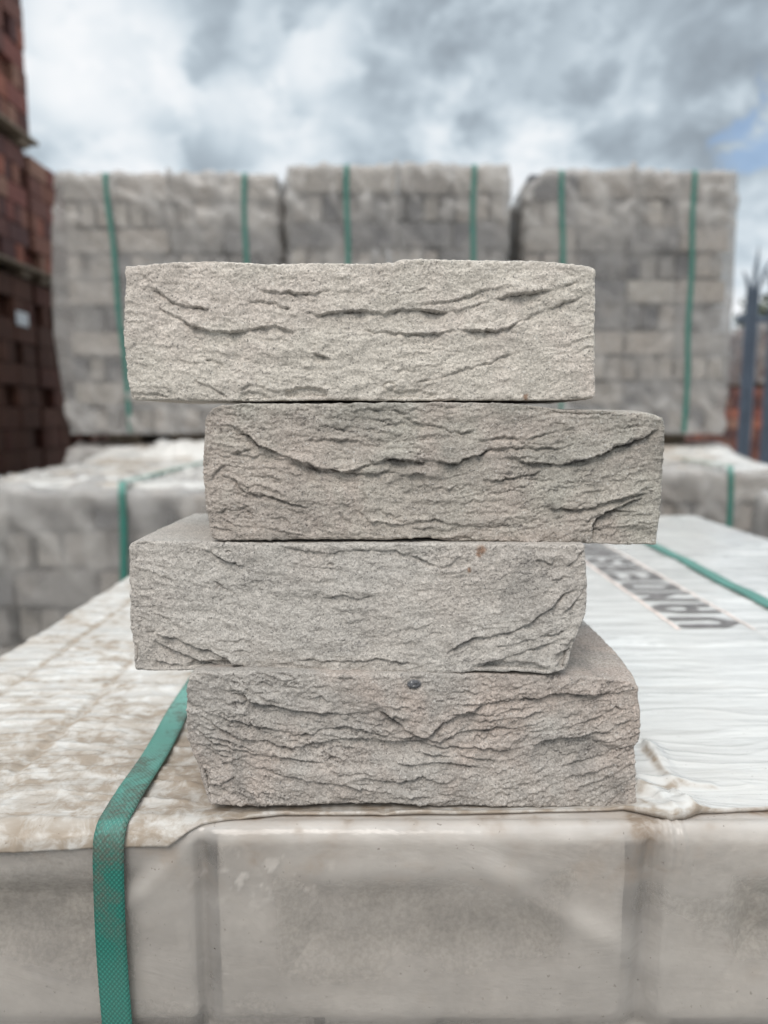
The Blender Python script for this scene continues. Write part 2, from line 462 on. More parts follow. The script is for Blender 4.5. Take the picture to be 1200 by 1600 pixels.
def make_brick(name, label, d, k, depth, outline, creases, seed, mat, flow, small, scoops=(), pebbles=(), rusts=(), slump=0.0, dark_base=.2):
    H, Wd, D = .065, .215, depth
    h = .00052
    nx, nz, ny = int(Wd / h), int(H / h), int(D / .0009)
    P, Q = lattice_box(nx, ny, nz)
    a, b, c = P[:, 0] / nx, P[:, 1] / ny, P[:, 2] / nz
    # front outlines in metres on the front plane
    topx, topz = px_plane(*zip(*outline['top']), d, k) if False else px_plane([p[0] for p in outline['top']], [p[1] for p in outline['top']], d, k)
    botx, botz = px_plane([p[0] for p in outline['bot']], [p[1] for p in outline['bot']], d, k)
    lx, lz = px_plane([p[0] for p in outline['left']], [p[1] for p in outline['left']], d, k)
    rx, rz = px_plane([p[0] for p in outline['right']], [p[1] for p in outline['right']], d, k)
    zb, zt = np.median(botz), np.median(topz)
    # rounded box in metres
    r = .0009 + .0010 * np.clip(.5 + fbm(a * 9, b * 5, c * 4, 3, seed), 0, 1)
    p = np.stack([a * Wd, b * D, c * H], 1)
    q = np.stack([np.clip(p[:, 0], r, Wd - r), np.clip(p[:, 1], r, D - r), np.clip(p[:, 2], r, H - r)], 1)
    n = p - q; ln = np.linalg.norm(n, axis=1, keepdims=True); n = n / np.maximum(ln, 1e-9)
    p = q + n * r[:, None]
    yy = p[:, 1]
    wf = np.exp(-yy / .022)                                  # the traced outline fades to a plain box behind
    zz0 = p[:, 2] / H; zn = zb + zz0 * (zt - zb)
    L = np.interp(zn, lz[np.argsort(lz)], lx[np.argsort(lz)]); R = np.interp(zn, rz[np.argsort(rz)], rx[np.argsort(rz)])
    Lm, Rm = np.median(lx), np.median(rx)
    L = L * wf + Lm * (1 - wf); R = R * wf + Rm * (1 - wf)
    X = L + (R - L) * p[:, 0] / Wd
    T = np.interp(X, topx, topz); B = np.interp(X, botx, botz)
    T = T * wf + zt * (1 - wf); B = B * wf + zb * (1 - wf)
    Z = B + (T - B) * zz0
    # small raggedness of the arrises
    edge = np.exp(-np.minimum(np.minimum(a, 1 - a) * Wd, np.minimum(c, 1 - c) * H) / .004)
    XX, ZZ = X * 1000, (Z - zb) * 1000                          # mm
    YY = yy * 1000
    # ------- front relief in mm (outwards = +)
    hh = 1.5 * fbm(XX / 45, ZZ / 22, 0, 3, seed + 3)
    wigx = 2.0 * fbm(XX / 8, ZZ / 5, 0, 3, seed + 5); wigz = 1.5 * fbm(XX / 6.5, ZZ / 5.5, 0, 4, seed + 6, .6)
    crease_dark = np.full(XX.shape, dark_base)
    front = sstep(.25, .8, -n[:, 1])                                 # 1 on the front face
    idx = np.where(front > 0)[0]
    fx, fz, wx, wz = XX[idx], ZZ[idx], wigx[idx], wigz[idx]
    hf = hh[idx]; sf = crease_dark[idx].copy()
    for ci, (amp, pts) in enumerate(creases):
        cx, cz = px_plane([q_[0] for q_ in pts], [q_[1] for q_ in pts], d, k)
        s, par = poly_signed(fx + wx * .5, fz + wz, np.stack([cx * 1000, (cz - zb) * 1000], 1))
        tap = sstep(0, .12, par) * sstep(1, .86, par)
        tap = tap * np.clip(.72 + 1.25 * fbm(fx / 13, fz / 30, 0, 3, seed + 31 + ci), .12, 1.35)
        thin = np.clip(.45 + 1.5 * fbm(fx / 5, fz / 12, 0, 2, seed + 131 + ci), 0, 1.1)
        A = amp * tap
        lip = .50 * np.exp(-np.clip(s, 0, None) / (3.2 + amp)) * (s >= 0)
        low = -.62 * np.exp(-np.clip(-s, 0, None) / (3.6 + amp * 1.3)) * (s < 0)
        blend = sstep(-.42, .25, s)
        prof = np.where(np.abs(s) < .6, (.50 * blend - .62 * (1 - blend)) * np.where(s >= 0, np.exp(-np.clip(s, 0, None) / (3.2 + amp)), np.exp(s / (3.6 + amp * 1.3))), lip + low)
        crack = -.62 * thin * np.exp(-((s + .40) / .36) ** 2)
        hf = hf + A * (prof * 1.12 + crack * 1.75) * (1 + .25 * perlin(fx / 3, fz / 3, 0, seed + 140))
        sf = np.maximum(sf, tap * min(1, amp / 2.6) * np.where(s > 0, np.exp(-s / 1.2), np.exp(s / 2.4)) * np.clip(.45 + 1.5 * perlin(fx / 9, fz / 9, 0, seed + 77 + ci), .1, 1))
    # many small laps following the flow of the clay (a smile-shaped arc)
    for lam, am, sd_, ext in ((6.2, small, 11, 1.0), (3.3, small * .55, 23, 1.25), (1.9, small * .28, 37, 1.4)):
        mid = (fx - np.mean(XX)) / (107.5)
        arc = flow * (mid ** 2) * 19 * (1 + .3 * perlin(fx / 60, fz / 40, 0, seed + 8))
        ph = (fz - arc * np.clip(1.15 - fz / 110, .4, 1.1) * 1.0 + 4.6 * ext * fbm(fx / 24, fz / 13, 0, 5, seed + sd_, .55)) / lam
        ph = ph + .35 * perlin(fx / 3.5, fz / 3.5, 0, seed + sd_ + 1)
        fr = ph - np.floor(ph)                                     # rises from the crease (0) to the lip of the next one (1)
        row = np.floor(ph)
        mod = np.clip(.42 + 2.2 * perlin(fx / 12 + row * 3.7, row * 7.31, 0, seed + sd_ + 2), 0, 1) ** 1.5 * np.clip(.7 + 1.3 * perlin(fx / 30, fz / 16, 0, seed + sd_ + 5), .1, 1.4)
        saw = np.where(fr < .12, 1 - fr / .12, (fr - .12) / .88)      # sharp drop right above the crease
        saw = saw - .5
        # lip above the crease, hollow below: the step looks down
        hf = hf + am * mod * (-saw) * 1.25
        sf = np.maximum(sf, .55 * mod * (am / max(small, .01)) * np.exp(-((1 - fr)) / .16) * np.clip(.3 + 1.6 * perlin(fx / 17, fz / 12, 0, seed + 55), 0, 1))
    # hairline cracks running with the flow
    mid = (fx - np.mean(XX)) / 107.5
    fa = fz - flow * 15 * mid ** 2
    for q_, (sx_, sz_, dep_) in enumerate(((24, 7, .55), (13, 4.2, .40), (8, 3, .28))):
        f_ = fbm(fx / sx_ + q_, fa / sz_, 0, 4, seed + 170 + q_, .55)
        mk = np.clip(1.9 * fbm(fx / 26, fa / 15, q_, 2, seed + 180 + q_) + .18, 0, 1)
        g_ = np.exp(-(f_ / .030) ** 2) * mk
        hf = hf - min(small, 1.5) * dep_ * g_ * 1.15
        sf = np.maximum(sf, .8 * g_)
    for (px, py, rx_, rz_, dep) in scoops:
        sx, sz = px_plane(px, py, d, k)
        e = ((fx - sx * 1000 + wx) / rx_) ** 2 + ((fz - (sz - zb) * 1000 + wz) / rz_) ** 2
        hf = hf - dep * sstep(1.25, .55, e)
    peb = np.zeros(len(fx)); rus = np.zeros(len(fx))
    for (px, py, rr, hgt) in pebbles:
        sx, sz = px_plane(px, py, d, k)
        e = np.hypot((fx - sx * 1000) / 1.5, (fz - (sz - zb) * 1000)) / rr
        if hgt > 0:
            hf = hf - .9 * sstep(1.6, 1.15, e) + (hgt + .9) * np.sqrt(np.clip(1 - e ** 2, 0, 1)); peb = np.maximum(peb, sstep(1.1, .9, e) * (hgt > 1.1))
        else:
            hf = hf + hgt * sstep(1.1, .7, e)
    for (px, py, rr) in rusts:
        sx, sz = px_plane(px, py, d, k)
        e = np.hypot(fx - sx * 1000 + wx * .6, fz - (sz - zb) * 1000 + wz) / rr
        rus = np.maximum(rus, .8 * sstep(1.2, .3, e))
    hf = hf + .9 * fbm(fx / 9, fz / 6, 0, 3, seed + 62) + (.22 + .18 * small) * fbm(fx / 2.6, fz / 1.8, 0, 3, seed + 60) + .13 * perlin(fx / .9, fz / .8, 0, seed + 61)
    hf = np.clip(hf, -6.5, 4.0)
    disp = np.zeros(len(XX)); disp[idx] = hf * front[idx]
    crease_dark[idx] = sf
    rust = np.zeros(len(XX)); rust[idx] = rus
    pebb = np.zeros(len(XX)); pebb[idx] = peb
    # other faces: gentle sandy undulation, kept flat where bricks bear on one another
    bed = np.abs(n[:, 2])
    oth = (.30 * (1 - bed) + .16) * fbm(XX / 9, YY / 9, ZZ / 7, 4, seed + 70) + .12 * perlin(XX / 1.3, YY / 1.3, ZZ / 1.3, seed + 71)
    oth = oth - slump * bed * 0
    disp = disp + oth * (1 - front)
    edgen = edge * (.5 * fbm(XX / 3, YY / 4, ZZ / 3, 3, seed + 80)) - .5 * edge * np.clip(fbm(XX / 7, YY / 6, ZZ / 5, 2, seed + 81) - .12, 0, 1) * 3
    disp = disp + edgen * np.where(np.abs(n).max(1) < .97, 1, .3)
    pos = np.stack([X + k * -(yy) * 0, yy, Z], 1)
    pos = pos + n * (disp / 1000)[:, None]
    # turn about the vertical so the front lies on y = d + k x
    x0, y0 = pos[:, 0], pos[:, 1]
    V = np.stack([x0 - k * y0, d + k * x0 + y0, pos[:, 2]], 1)
    cx = float(np.mean(V[:, 0])); cy = float(np.mean(V[:, 1]))
    org = np.array([cx, cy, zb])
    o = mesh_np(name, V - org, Q, mat, None, True, {'crease_dark': crease_dark, 'rust': rust, 'pebble': pebb})
    o.location = org
    tag(o, label, 'brick', 'loose bricks piled crosswise on the wrapped pack')
    return o


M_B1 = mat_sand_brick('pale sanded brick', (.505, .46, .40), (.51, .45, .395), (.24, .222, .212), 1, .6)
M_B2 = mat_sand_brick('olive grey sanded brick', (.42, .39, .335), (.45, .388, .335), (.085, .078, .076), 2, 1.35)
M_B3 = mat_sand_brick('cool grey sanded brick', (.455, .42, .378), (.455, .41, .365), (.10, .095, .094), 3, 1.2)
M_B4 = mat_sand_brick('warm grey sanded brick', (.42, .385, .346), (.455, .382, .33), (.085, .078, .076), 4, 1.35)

D1, D2, D3, D4 = .3440, .3430, .3400, .3360
make_brick('facing_brick', 'palest sanded brick lying topmost on the pile of four', D1, 0.0, .102,
    dict(top=[(190, 412), (200, 416), (225, 414), (260, 410), (330, 407), (420, 412), (500, 410), (560, 411), (600, 411), (630, 407), (700, 405), (800, 406), (870, 409), (920, 415), (932, 420)],
         bot=[(190, 618), (208, 625), (260, 624), (300, 627), (420, 627), (520, 625), (600, 627), (700, 626), (850, 626), (905, 624), (935, 622)],
         left=[(196, 410), (194, 470), (194, 540), (198, 590), (203, 612), (208, 630)], right=[(931, 412), (931, 470), (930, 560), (931, 630)]),
    [(1.7, [(232, 446), (250, 458), (268, 472), (286, 478), (308, 480), (332, 482)]),
     (2.9, [(240, 474), (262, 488), (285, 500), (308, 511), (330, 518), (349, 520), (385, 515), (422, 510), (440, 512), (468, 521)]),
     (3.0, [(462, 484), (485, 488), (499, 494), (515, 488), (532, 486), (565, 486), (600, 490), (625, 484), (650, 483), (696, 489), (725, 484), (742, 478), (772, 466), (800, 460), (830, 458), (870, 450), (910, 440)]),
     (2.4, [(590, 516), (640, 521), (669, 522), (700, 517), (726, 515), (776, 518), (800, 508), (815, 500), (845, 486), (884, 472), (926, 460)]),
     (1.5, [(400, 450), (425, 456), (451, 457), (492, 458), (520, 452)]),
     (1.3, [(384, 468), (415, 471), (444, 477), (455, 480)]),
     (1.1, [(565, 514), (590, 518), (625, 517)]),
     (1.0, [(590, 460), (620, 462), (640, 458), (670, 450)]),
     (1.2, [(640, 470), (680, 474), (720, 466), (760, 452), (800, 446)]),
     (1.5, [(490, 552), (505, 556), (518, 562)]),
     (1.2, [(318, 560), (340, 566), (350, 572)]),
     (1.0, [(640, 598), (690, 590), (730, 575), (780, 560), (820, 545)]),
     (1.4, [(372, 612), (392, 600), (415, 606), (440, 618)]), (1.2, [(300, 590), (330, 604), (360, 622)])],
    11, M_B1, 1.0, .62, scoops=[(478, 617, 10, 3.6, 2.4), (640, 618, 13, 2.5, 1.4), (230, 622, 9, 2.2, 1.2), (395, 622, 7, 3, 1.5)],
    pebbles=[(608, 604, 1.5, .8)], rusts=[(822, 621, 1.4)], dark_base=.05)

make_brick('facing_brick', 'second brick down, one long cracked fold across it, right end sticking out', D2, 0.0, .102,
    dict(top=[(318, 665), (322, 650), (332, 638), (345, 633), (380, 630), (500, 630), (600, 629), (700, 628), (790, 629), (830, 633), (880, 640), (940, 641), (1000, 646), (1030, 651), (1042, 660)],
         bot=[(315, 838), (330, 843), (345, 845), (420, 844), (500, 843), (600, 844), (670, 840), (700, 846), (800, 847), (870, 851), (905, 849), (940, 851), (1000, 852), (1024, 852)],
         left=[(321, 628), (318, 660), (316, 700), (317, 740), (321, 790), (327, 830), (332, 850)], right=[(1039, 640), (1040, 665), (1038, 720), (1034, 780), (1029, 830), (1023, 856)]),
    [(3.6, [(345, 655), (356, 661), (372, 671), (385, 679), (397, 690), (407, 698), (437, 709), (466, 720), (499, 731), (532, 737), (550, 735), (576, 726), (600, 718), (630, 718), (661, 722), (684, 720), (715, 723), (738, 712), (772, 702), (800, 698), (850, 701), (900, 695)]),
     (3.0, [(785, 712), (799, 716), (830, 723), (868, 725), (907, 720), (937, 711), (950, 703), (968, 697), (999, 685), (1025, 671), (1038, 662)]),
     (1.8, [(750, 748), (769, 750), (799, 748), (830, 741), (850, 735)]),
     (2.2, [(400, 700), (420, 710), (437, 720), (473, 727), (510, 737), (565, 741), (594, 738), (620, 729)]),
     (2.2, [(840, 790), (864, 793), (899, 798), (930, 791), (956, 781), (983, 775), (1022, 768)]),
     (2.6, [(926, 850), (925, 824), (932, 812), (945, 803), (983, 785), (1010, 775)]),
     (1.7, [(380, 765), (393, 771), (422, 777), (459, 787), (490, 798)]),
     (1.5, [(625, 650), (638, 654), (677, 666), (723, 677), (745, 670)]),
     (1.2, [(547, 643), (583, 639), (620, 642), (640, 648)]),
     (1.5, [(600, 735), (640, 741), (672, 738)]),
     (1.3, [(590, 816), (640, 818), (677, 812), (738, 823), (775, 822), (815, 817), (850, 806)]),
     (1.3, [(327, 750), (341, 733), (352, 726)]), (1.3, [(345, 715), (370, 706), (395, 702)]),
     (1.5, [(335, 800), (352, 795), (380, 796), (400, 806)]), (1.4, [(560, 760), (575, 780), (562, 800), (590, 822)]),
     (1.5, [(345, 741), (368, 752), (385, 768)]), (1.4, [(900, 815), (930, 808), (960, 798), (1000, 800)]),
     (1.3, [(740, 688), (780, 684), (820, 686), (860, 676), (900, 668)]), (1.2, [(470, 690), (520, 686), (560, 690), (600, 700)])],
    29, M_B2, 1.1, 1.25, scoops=[(900, 640, 26, 3.0, 1.6), (975, 838, 15, 5, 1.8), (720, 845, 7, 1.5, 1.2), (650, 760, 14, 5, 1.0)],
    pebbles=[(802, 684, .9, -.9), (860, 790, .9, -.7)], dark_base=.25)

make_brick('facing_brick', 'cool grey smoother brick third from the top, its left end jutting out below', D3, -.055, .102,
    dict(top=[(200, 852), (206, 848), (225, 845), (300, 846), (400, 848), (500, 849), (600, 849), (700, 849), (800, 850), (915, 851)],
         bot=[(205, 1042), (212, 1048), (240, 1049), (310, 1049), (362, 1046), (380, 1043), (410, 1051), (500, 1051), (560, 1052), (640, 1053), (700, 1053), (740, 1050), (800, 1050), (850, 1054), (886, 1048), (892, 1030), (905, 1012), (920, 1000)],
         left=[(200, 843), (201, 900), (202, 960), (207, 1003), (209, 1030), (211, 1055)], right=[(914, 845), (916, 880), (918, 950), (917, 990), (906, 1015), (892, 1040), (886, 1056)]),
    [(1.9, [(316, 856), (328, 862), (338, 869), (356, 878), (385, 885)]),
     (3.0, [(240, 988), (256, 993), (275, 999), (305, 1010), (334, 1019), (356, 1030), (368, 1040), (374, 1050)]),
     (1.7, [(239, 1030), (255, 1036), (268, 1039), (301, 1046)]),
     (2.0, [(236, 1000), (260, 1012), (283, 1023), (319, 1036), (349, 1046)]),
     (1.3, [(228, 985), (250, 984), (262, 980)]),
     (2.0, [(688, 1035), (700, 1020), (715, 1008), (738, 997), (769, 993), (807, 985), (830, 970), (845, 960), (861, 951), (872, 938), (882, 928), (907, 920)]),
     (2.5, [(740, 1040), (761, 1034), (792, 1028), (818, 1018), (849, 1008), (884, 1006), (912, 993)]),
     (1.5, [(838, 872), (848, 878), (861, 882), (868, 868)]), (1.5, [(885, 885), (900, 874), (913, 858)]),
     (1.3, [(433, 852), (473, 861), (510, 863), (565, 858), (620, 863), (657, 874), (692, 888), (705, 880), (720, 868), (734, 856)]),
     (1.1, [(500, 935), (530, 930), (560, 935), (590, 928)]), (1.1, [(240, 960), (265, 968), (285, 975)]),
     (1.1, [(330, 905), (345, 915), (335, 925)]), (1.4, [(880, 960), (895, 945), (906, 930), (914, 915)]),
     (1.3, [(430, 1038), (480, 1030), (540, 1034), (600, 1030), (660, 1040)]), (1.2, [(770, 1010), (810, 1004), (850, 994), (890, 984)]),
     (1.2, [(860, 905), (880, 900), (905, 895)])],
    47, M_B3, 1.5, .68, scoops=[(335, 1043, 14, 3.2, 2.4), (800, 1046, 18, 3.5, 2.0), (895, 1035, 8, 6, 3.0), (206, 1020, 3, 5, 1.6), (700, 880, 12, 3, .8)],
    pebbles=[(516, 883, 1.1, -1.2), (357, 862, .9, -1.0), (623, 958, .8, -.6)], rusts=[(752, 860, 3.0), (733, 891, 1.3), (748, 868, 2.0)], dark_base=.12)

make_brick('facing_brick', 'bottom brick resting on the plastic, deeply folded with a dark pebble near its upper edge', D4, .035, .102,
    dict(top=[(290, 1068), (294, 1056), (310, 1050), (360, 1050), (420, 1049), (520, 1052), (600, 1053), (700, 1053), (800, 1054), (880, 1056), (940, 1060), (985, 1067), (1001, 1076)],
         bot=[(310, 1245), (325, 1256), (345, 1259), (400, 1261), (470, 1260), (540, 1257), (620, 1256), (680, 1261), (740, 1260), (800, 1262), (880, 1261), (960, 1265), (990, 1263), (998, 1255)],
         left=[(296, 1048), (292, 1070), (291, 1110), (292, 1160), (298, 1185), (310, 1210), (317, 1240), (328, 1262)], right=[(999, 1060), (1002, 1080), (1002, 1115), (1000, 1140), (993, 1150), (994, 1200), (995, 1262)]),
    [(3.1, [(325, 1070), (338, 1076), (371, 1083), (400, 1098), (429, 1100), (459, 1109), (492, 1115), (532, 1116), (569, 1115), (591, 1108), (605, 1116), (623, 1131), (646, 1148), (669, 1150), (680, 1140), (688, 1131), (711, 1120), (726, 1112), (761, 1099), (807, 1093), (838, 1089), (868, 1083), (899, 1083), (930, 1085), (964, 1082), (999, 1072)]),
     (2.6, [(301, 1102), (334, 1116), (385, 1131), (415, 1138), (459, 1146), (492, 1146), (517, 1137), (550, 1138), (583, 1146), (620, 1151), (657, 1154), (688, 1160), (700, 1152), (715, 1146), (753, 1141), (784, 1137), (815, 1139), (845, 1130)]),
     (2.4, [(305, 1115), (319, 1121), (345, 1138), (371, 1153), (415, 1160), (451, 1168), (488, 1164), (525, 1157), (554, 1155), (600, 1158), (638, 1158), (692, 1169), (746, 1168), (792, 1173), (830, 1164)]),
     (2.9, [(825, 1166), (850, 1158), (868, 1152), (891, 1153), (915, 1148), (930, 1144), (962, 1147)]),
     (1.7, [(305, 1140), (330, 1158), (365, 1172), (420, 1182), (480, 1190), (540, 1200)]),
     (1.6, [(310, 1168), (345, 1180), (390, 1196), (440, 1212), (500, 1222), (560, 1236)]),
     (1.5, [(600, 1190), (650, 1196), (700, 1192), (750, 1200), (800, 1205)]),
     (1.4, [(560, 1215), (610, 1222), (660, 1216), (700, 1228)]),
     (1.6, [(910, 1130), (940, 1118), (962, 1104), (975, 1110)]), (1.5, [(960, 1135), (980, 1128), (998, 1124)]),
     (1.6, [(330, 1232), (350, 1222), (368, 1215)]), (1.4, [(345, 1195), (372, 1188), (390, 1180)]),
     (1.7, [(640, 1176), (680, 1182), (730, 1184), (780, 1190)]), (1.4, [(700, 1115), (760, 1116), (800, 1110), (840, 1104)]),
     (1.5, [(720, 1128), (770, 1126), (820, 1120), (860, 1108)])],
    64, M_B4, 1.9, 1.7, scoops=[(900, 1178, 20, 8, 2.2), (308, 1222, 5, 8, 2.0), (560, 1180, 30, 7, 1.0), (330, 1240, 7, 4, 1.6)],
    pebbles=[(647, 1069, 2.3, 1.3), (518, 1187, 1.2, -1.5), (417, 1195, 1.0, -1.0), (492, 1167, 1.6, .9)], dark_base=.2)


# ------------------------------------------------------------------ the front pack
YF, R0 = .3225, .006                     # front face of its bricks' film, radius of the film over the top edge
ZT = CAMZ - .190                       # bearing level of its top
XL, XR, YB = -.305, .600, 1.415


def profile(s):
    """arc-length along the top (s>0 going back) and down the front (s<0): returns inward distance and drop"""
    q = R0 * math.pi / 2
    ang = np.clip(-s / R0, 0, math.pi / 2)
    inn = np.where(s > 0, s + R0, R0 - R0 * np.sin(ang))
    drop = np.where(s > 0, 0.0, np.where(-s < q, R0 - R0 * np.cos(ang), R0 + (-s - q)))
    nin = np.where(s > 0, 0.0, np.sin(ang)); nup = np.where(s > 0, 1.0, np.cos(ang))
    return inn, drop, nin, nup


XJ = [-.300, -.085, .1305, .3455, .560]          # vertical joints of the top course


def joint_dip(x, y):
    """how far the sheet sinks over the joints between the bricks under it, and the dirt that gathers there (metres, 0..1)"""
    dip = 0; dirt = 0
    wob = .004 * fbm(np.asarray(x) * 9, np.asarray(y) * 9, 0, 3, 91)
    for i, xc in enumerate((-.262, -.196, -.131, -.066, .0, .15, .33, .50)):
        ww = .0032 if xc < .1 else .004
        e = np.exp(-((x - xc + wob * 1.5) / ww) ** 2)
        m = np.clip(.75 + 1.1 * perlin(np.asarray(x) * 3, np.asarray(y) * 9, 0, 300 + i), 0, 1) * (1.0 if xc < .1 else .25)
        dip = dip + .0018 * e * m; dirt = np.maximum(dirt, 1.2 * e * m)
    for i, yc in enumerate((.383, .452, .508, .60, .70, .81, .93, 1.07, 1.2, 1.33)):
        e = np.exp(-((y - yc + wob * 1.3 + .02 * (np.asarray(x) + .2)) / .0030) ** 2)
        m = np.clip(.5 + 1.1 * perlin(np.asarray(x) * 7, np.asarray(y) * 3, 0, 340 + i), 0, 1) * np.where(np.asarray(x) < .05, 1, .3)
        dip = dip + .0010 * e * m; dirt = np.maximum(dirt, e * m * .9)
    return dip, dirt


def sheet_relief(x, y):
    """height of the loose top sheet above the bricks (m) and dirt"""
    x = np.asarray(x, float); y = np.asarray(y, float)
    left = sstep(.05, -.12, x)
    warp = .05 * fbm(x * 4, y * 5, 0, 3, 200)
    a = fbm((x + warp) * 6, (y + warp * .35) * 55, 0, 4, 201)
    b = fbm(x * 16, y * 90, 0, 3, 205)
    ridg = 1 - np.abs(fbm((x + warp) * 5, (y + warp * .5) * 38, 0, 3, 210)) * 2.4
    h = (.0006 + .0003 * left) * a + .0003 * b + (.0006 + .0010 * left + .0012 * sstep(.1, .5, fbm(x * 3, y * 7, 0, 2, 212))) * np.clip(ridg, 0, 1) ** 4
    c = fbm(x * 30, y * 42, 0, 4, 220)
    h = h + left * (.0007 * c + .0008 * np.clip(1 - np.abs(fbm(x * 22, y * 30, 0, 3, 222)) * 3, 0, 1) ** 3)
    dip, dj = joint_dip(x, y)
    h = h - dip
    dirt = left * (.30 * sstep(-.1, .45, fbm(x * 11, y * 17, 0, 4, 230)) + .34) + dj * (.6 + .5 * left) + .06
    dirt = dirt + left * .75 * np.clip(1 - np.abs(fbm((x + warp) * 12, (y + warp * .6) * 46, 0, 4, 231)) * 7, 0, 1) * sstep(-.2, .3, fbm(x * 13, y * 13, 0, 2, 236))
    dirt = dirt + left * .55 * sstep(.12, .5, -c) + .25 * sstep(.2, .5, fbm(x * 5, y * 12, 0, 4, 233)) * sstep(1.15, .8, y) * 0.35
    dirt = dirt + .22 * left * sstep(.55, .34, y) + .10 * sstep(.42, .33, y)
    far = sstep(1.0, 1.3, y)
    dirt = dirt + far * (.5 * sstep(.05, .4, fbm(x * 6, y * 9, 0, 4, 240)))
    dirt = dirt + .9 * np.exp(-(((x + .10) / .05) ** 2 + ((y - .345) / .03) ** 2)) * sstep(-.2, .3, fbm(x * 40, y * 60, 0, 3, 241))
    dirt = dirt + .55 * np.exp(-(((x + .105) / .035) ** 2 + ((y - .40) / .06) ** 2))  # shade left of the bottom brick, painted in through the dirt value
    # the crumpled fold by the right end of the pile
    def ridge(x1, y1, x2, y2, wd, hgt, asym=1.0):
        dx, dy = x2 - x1, y2 - y1; l = math.hypot(dx, dy)
        t = np.clip(((x - x1) * dx + (y - y1) * dy) / l ** 2, 0, 1)
        e = np.hypot(x - x1 - t * dx, y - y1 - t * dy)
        sg = ((x - x1) * dy - (y - y1) * dx) / l
        w_ = wd * np.where(sg > 0, 1, asym)
        return hgt * np.exp(-(e / w_) ** 2) * (1 - .6 * t)
    def tp(px, py):
        up_ = (800 - py) / F; t_ = -.187 / (-math.sin(PITCH) + math.cos(PITCH) * up_)
        return t_ * (px - 600) / F, t_ * (math.cos(PITCH) + math.sin(PITCH) * up_)
    def rd(a_, b_, *k_): return ridge(*tp(*a_), *tp(*b_), *k_)
    f = rd((1000, 1232), (1075, 1262), .0045, .0052, 1.8) + rd((1010, 1165), (1052, 1222), .0030, .0052, 2.2) + rd((1000, 1215), (1110, 1224), .0035, .0028) \
        + rd((1052, 1243), (1092, 1272), .0018, .0028) + rd((1030, 1250), (1060, 1275), .0020, .0016)
    h = h + f * (1 + .35 * fbm(x * 90, y * 90, 0, 3, 250))
    ln = rd((1007, 1172), (1046, 1216), .0016, 1.3, .7) + rd((1000, 1236), (1062, 1224), .0026, 1.5, .7) + rd((1058, 1226), (1118, 1229), .0016, 1.4) \
        + rd((1038, 1232), (1066, 1242), .0024, 1.2) + rd((1002, 1250), (1030, 1276), .0015, 1.0) + rd((1075, 1250), (1085, 1270), .0010, .8)
    dirt = dirt + 1.2 * ln * (.5 + .9 * np.clip(.4 + fbm(x * 150, y * 150, 0, 3, 251), 0, 1))
    return h, np.clip(dirt, 0, 1.3)


def front_edge(x):
    """arc-length position of the sheet's front hem"""
    xs = [-.34, -.20, -.165, -.14, -.118, -.10, -.085, -.05, .0, .05, .10, .116, .126, .135, .142, .152, .165, .19, .25, .4, .6]
    ss = [-.0135, -.0125, -.0115, -.0105, -.0100, -.0095, -.003, .0035, .0038, .0048, .0075, .0085, .0035, -.0015, -.0005, .0045, .0060, .0085, .0095, .010, .010]
    return np.interp(x, xs, ss) + .0008 * fbm(np.asarray(x) * 22, 0 * np.asarray(x), 0, 3, 260)


def sheet_point(x, s, lift):
    """3-D point of a layer lying over the pack at across-position x and arc s"""
    inn, drop, nin, nup = profile(s)
    xr, xd, xn, xu = profile(np.minimum(x - XL, XR - x) - R0)
    side = np.where(x - XL < XR - x, -1, 1)
    xin = np.where(x - XL < XR - x, XL + xr, XR - xr)
    sb = (YB - YF) - R0
    inn2, drop2, nin2, nup2 = profile(sb - s - R0)
    back = s > sb / 2
    y = np.where(back, YB - inn2, YF + inn); dz = np.where(back, drop2, drop)
    ny = np.where(back, nin2, -nin); nz = np.where(back, nup2, nup)
    X = xin + side * xn * lift
    Y = y + ny * lift
    Z = ZT - .0006 - dz - xd + nz * np.where(xd > 0, xu, 1) * lift
    return X, Y, Z


front = empty('wrapped_brick_pack', ((XL + XR) / 2, (YF + YB) / 2, 0), 'nearest wrapped pack, the pile of loose bricks standing on it', 'brick pack', 'plastic wrapped packs of grey bricks')
ORG = np.array(front.location)


def add_part(name, V, Q, mats, root, **kw):
    return mesh_np(name, V - np.array(root.location), Q, mats, root, **kw)


def pack_bricks(x0, x1, y0, y1, z0, z1, ncourse, rng, first='s', gap=.006, jit=.0015, rowphase=0.0, dark=.18):
    """outer shell of the bricks in a pack: courses of stretchers on edge alternate with courses of headers"""
    sp = []
    ch = (z1 - z0) / ncourse
    for c in range(ncourse):
        zt = z1 - c * ch; zb = zt - ch + gap
        st = (c % 2 == 0) == (first == 's')
        nxb = max(1, round((x1 - x0) / (.2155 if st else .0685))); nyb = max(1, round((y1 - y0) / (.0685 if st else .2155)))
        wx, wy = (x1 - x0) / nxb, (y1 - y0) / nyb
        for i in range(nxb):
            for j in range(nyb):
                if c > 0 and 0 < i < nxb - 1 and 0 < j < nyb - 1: continue
                r = rng.random()
                rec = 0.0
                if st is False and rng.random() < dark: rec = rng.uniform(.012, .05)
                jx, jy = rng.uniform(-jit, jit), rng.uniform(-jit, jit) * 2
                sp.append((x0 + i * wx + gap / 2 + jx * .3, x0 + (i + 1) * wx - gap / 2 + jx * .3,
                           y0 + j * wy + gap / 2 + (rec if j == 0 else 0) + jy, y0 + (j + 1) * wy - gap / 2 + jy, zb, zt - rng.uniform(0, .002), r))
    return sp


rng = random.Random(5)
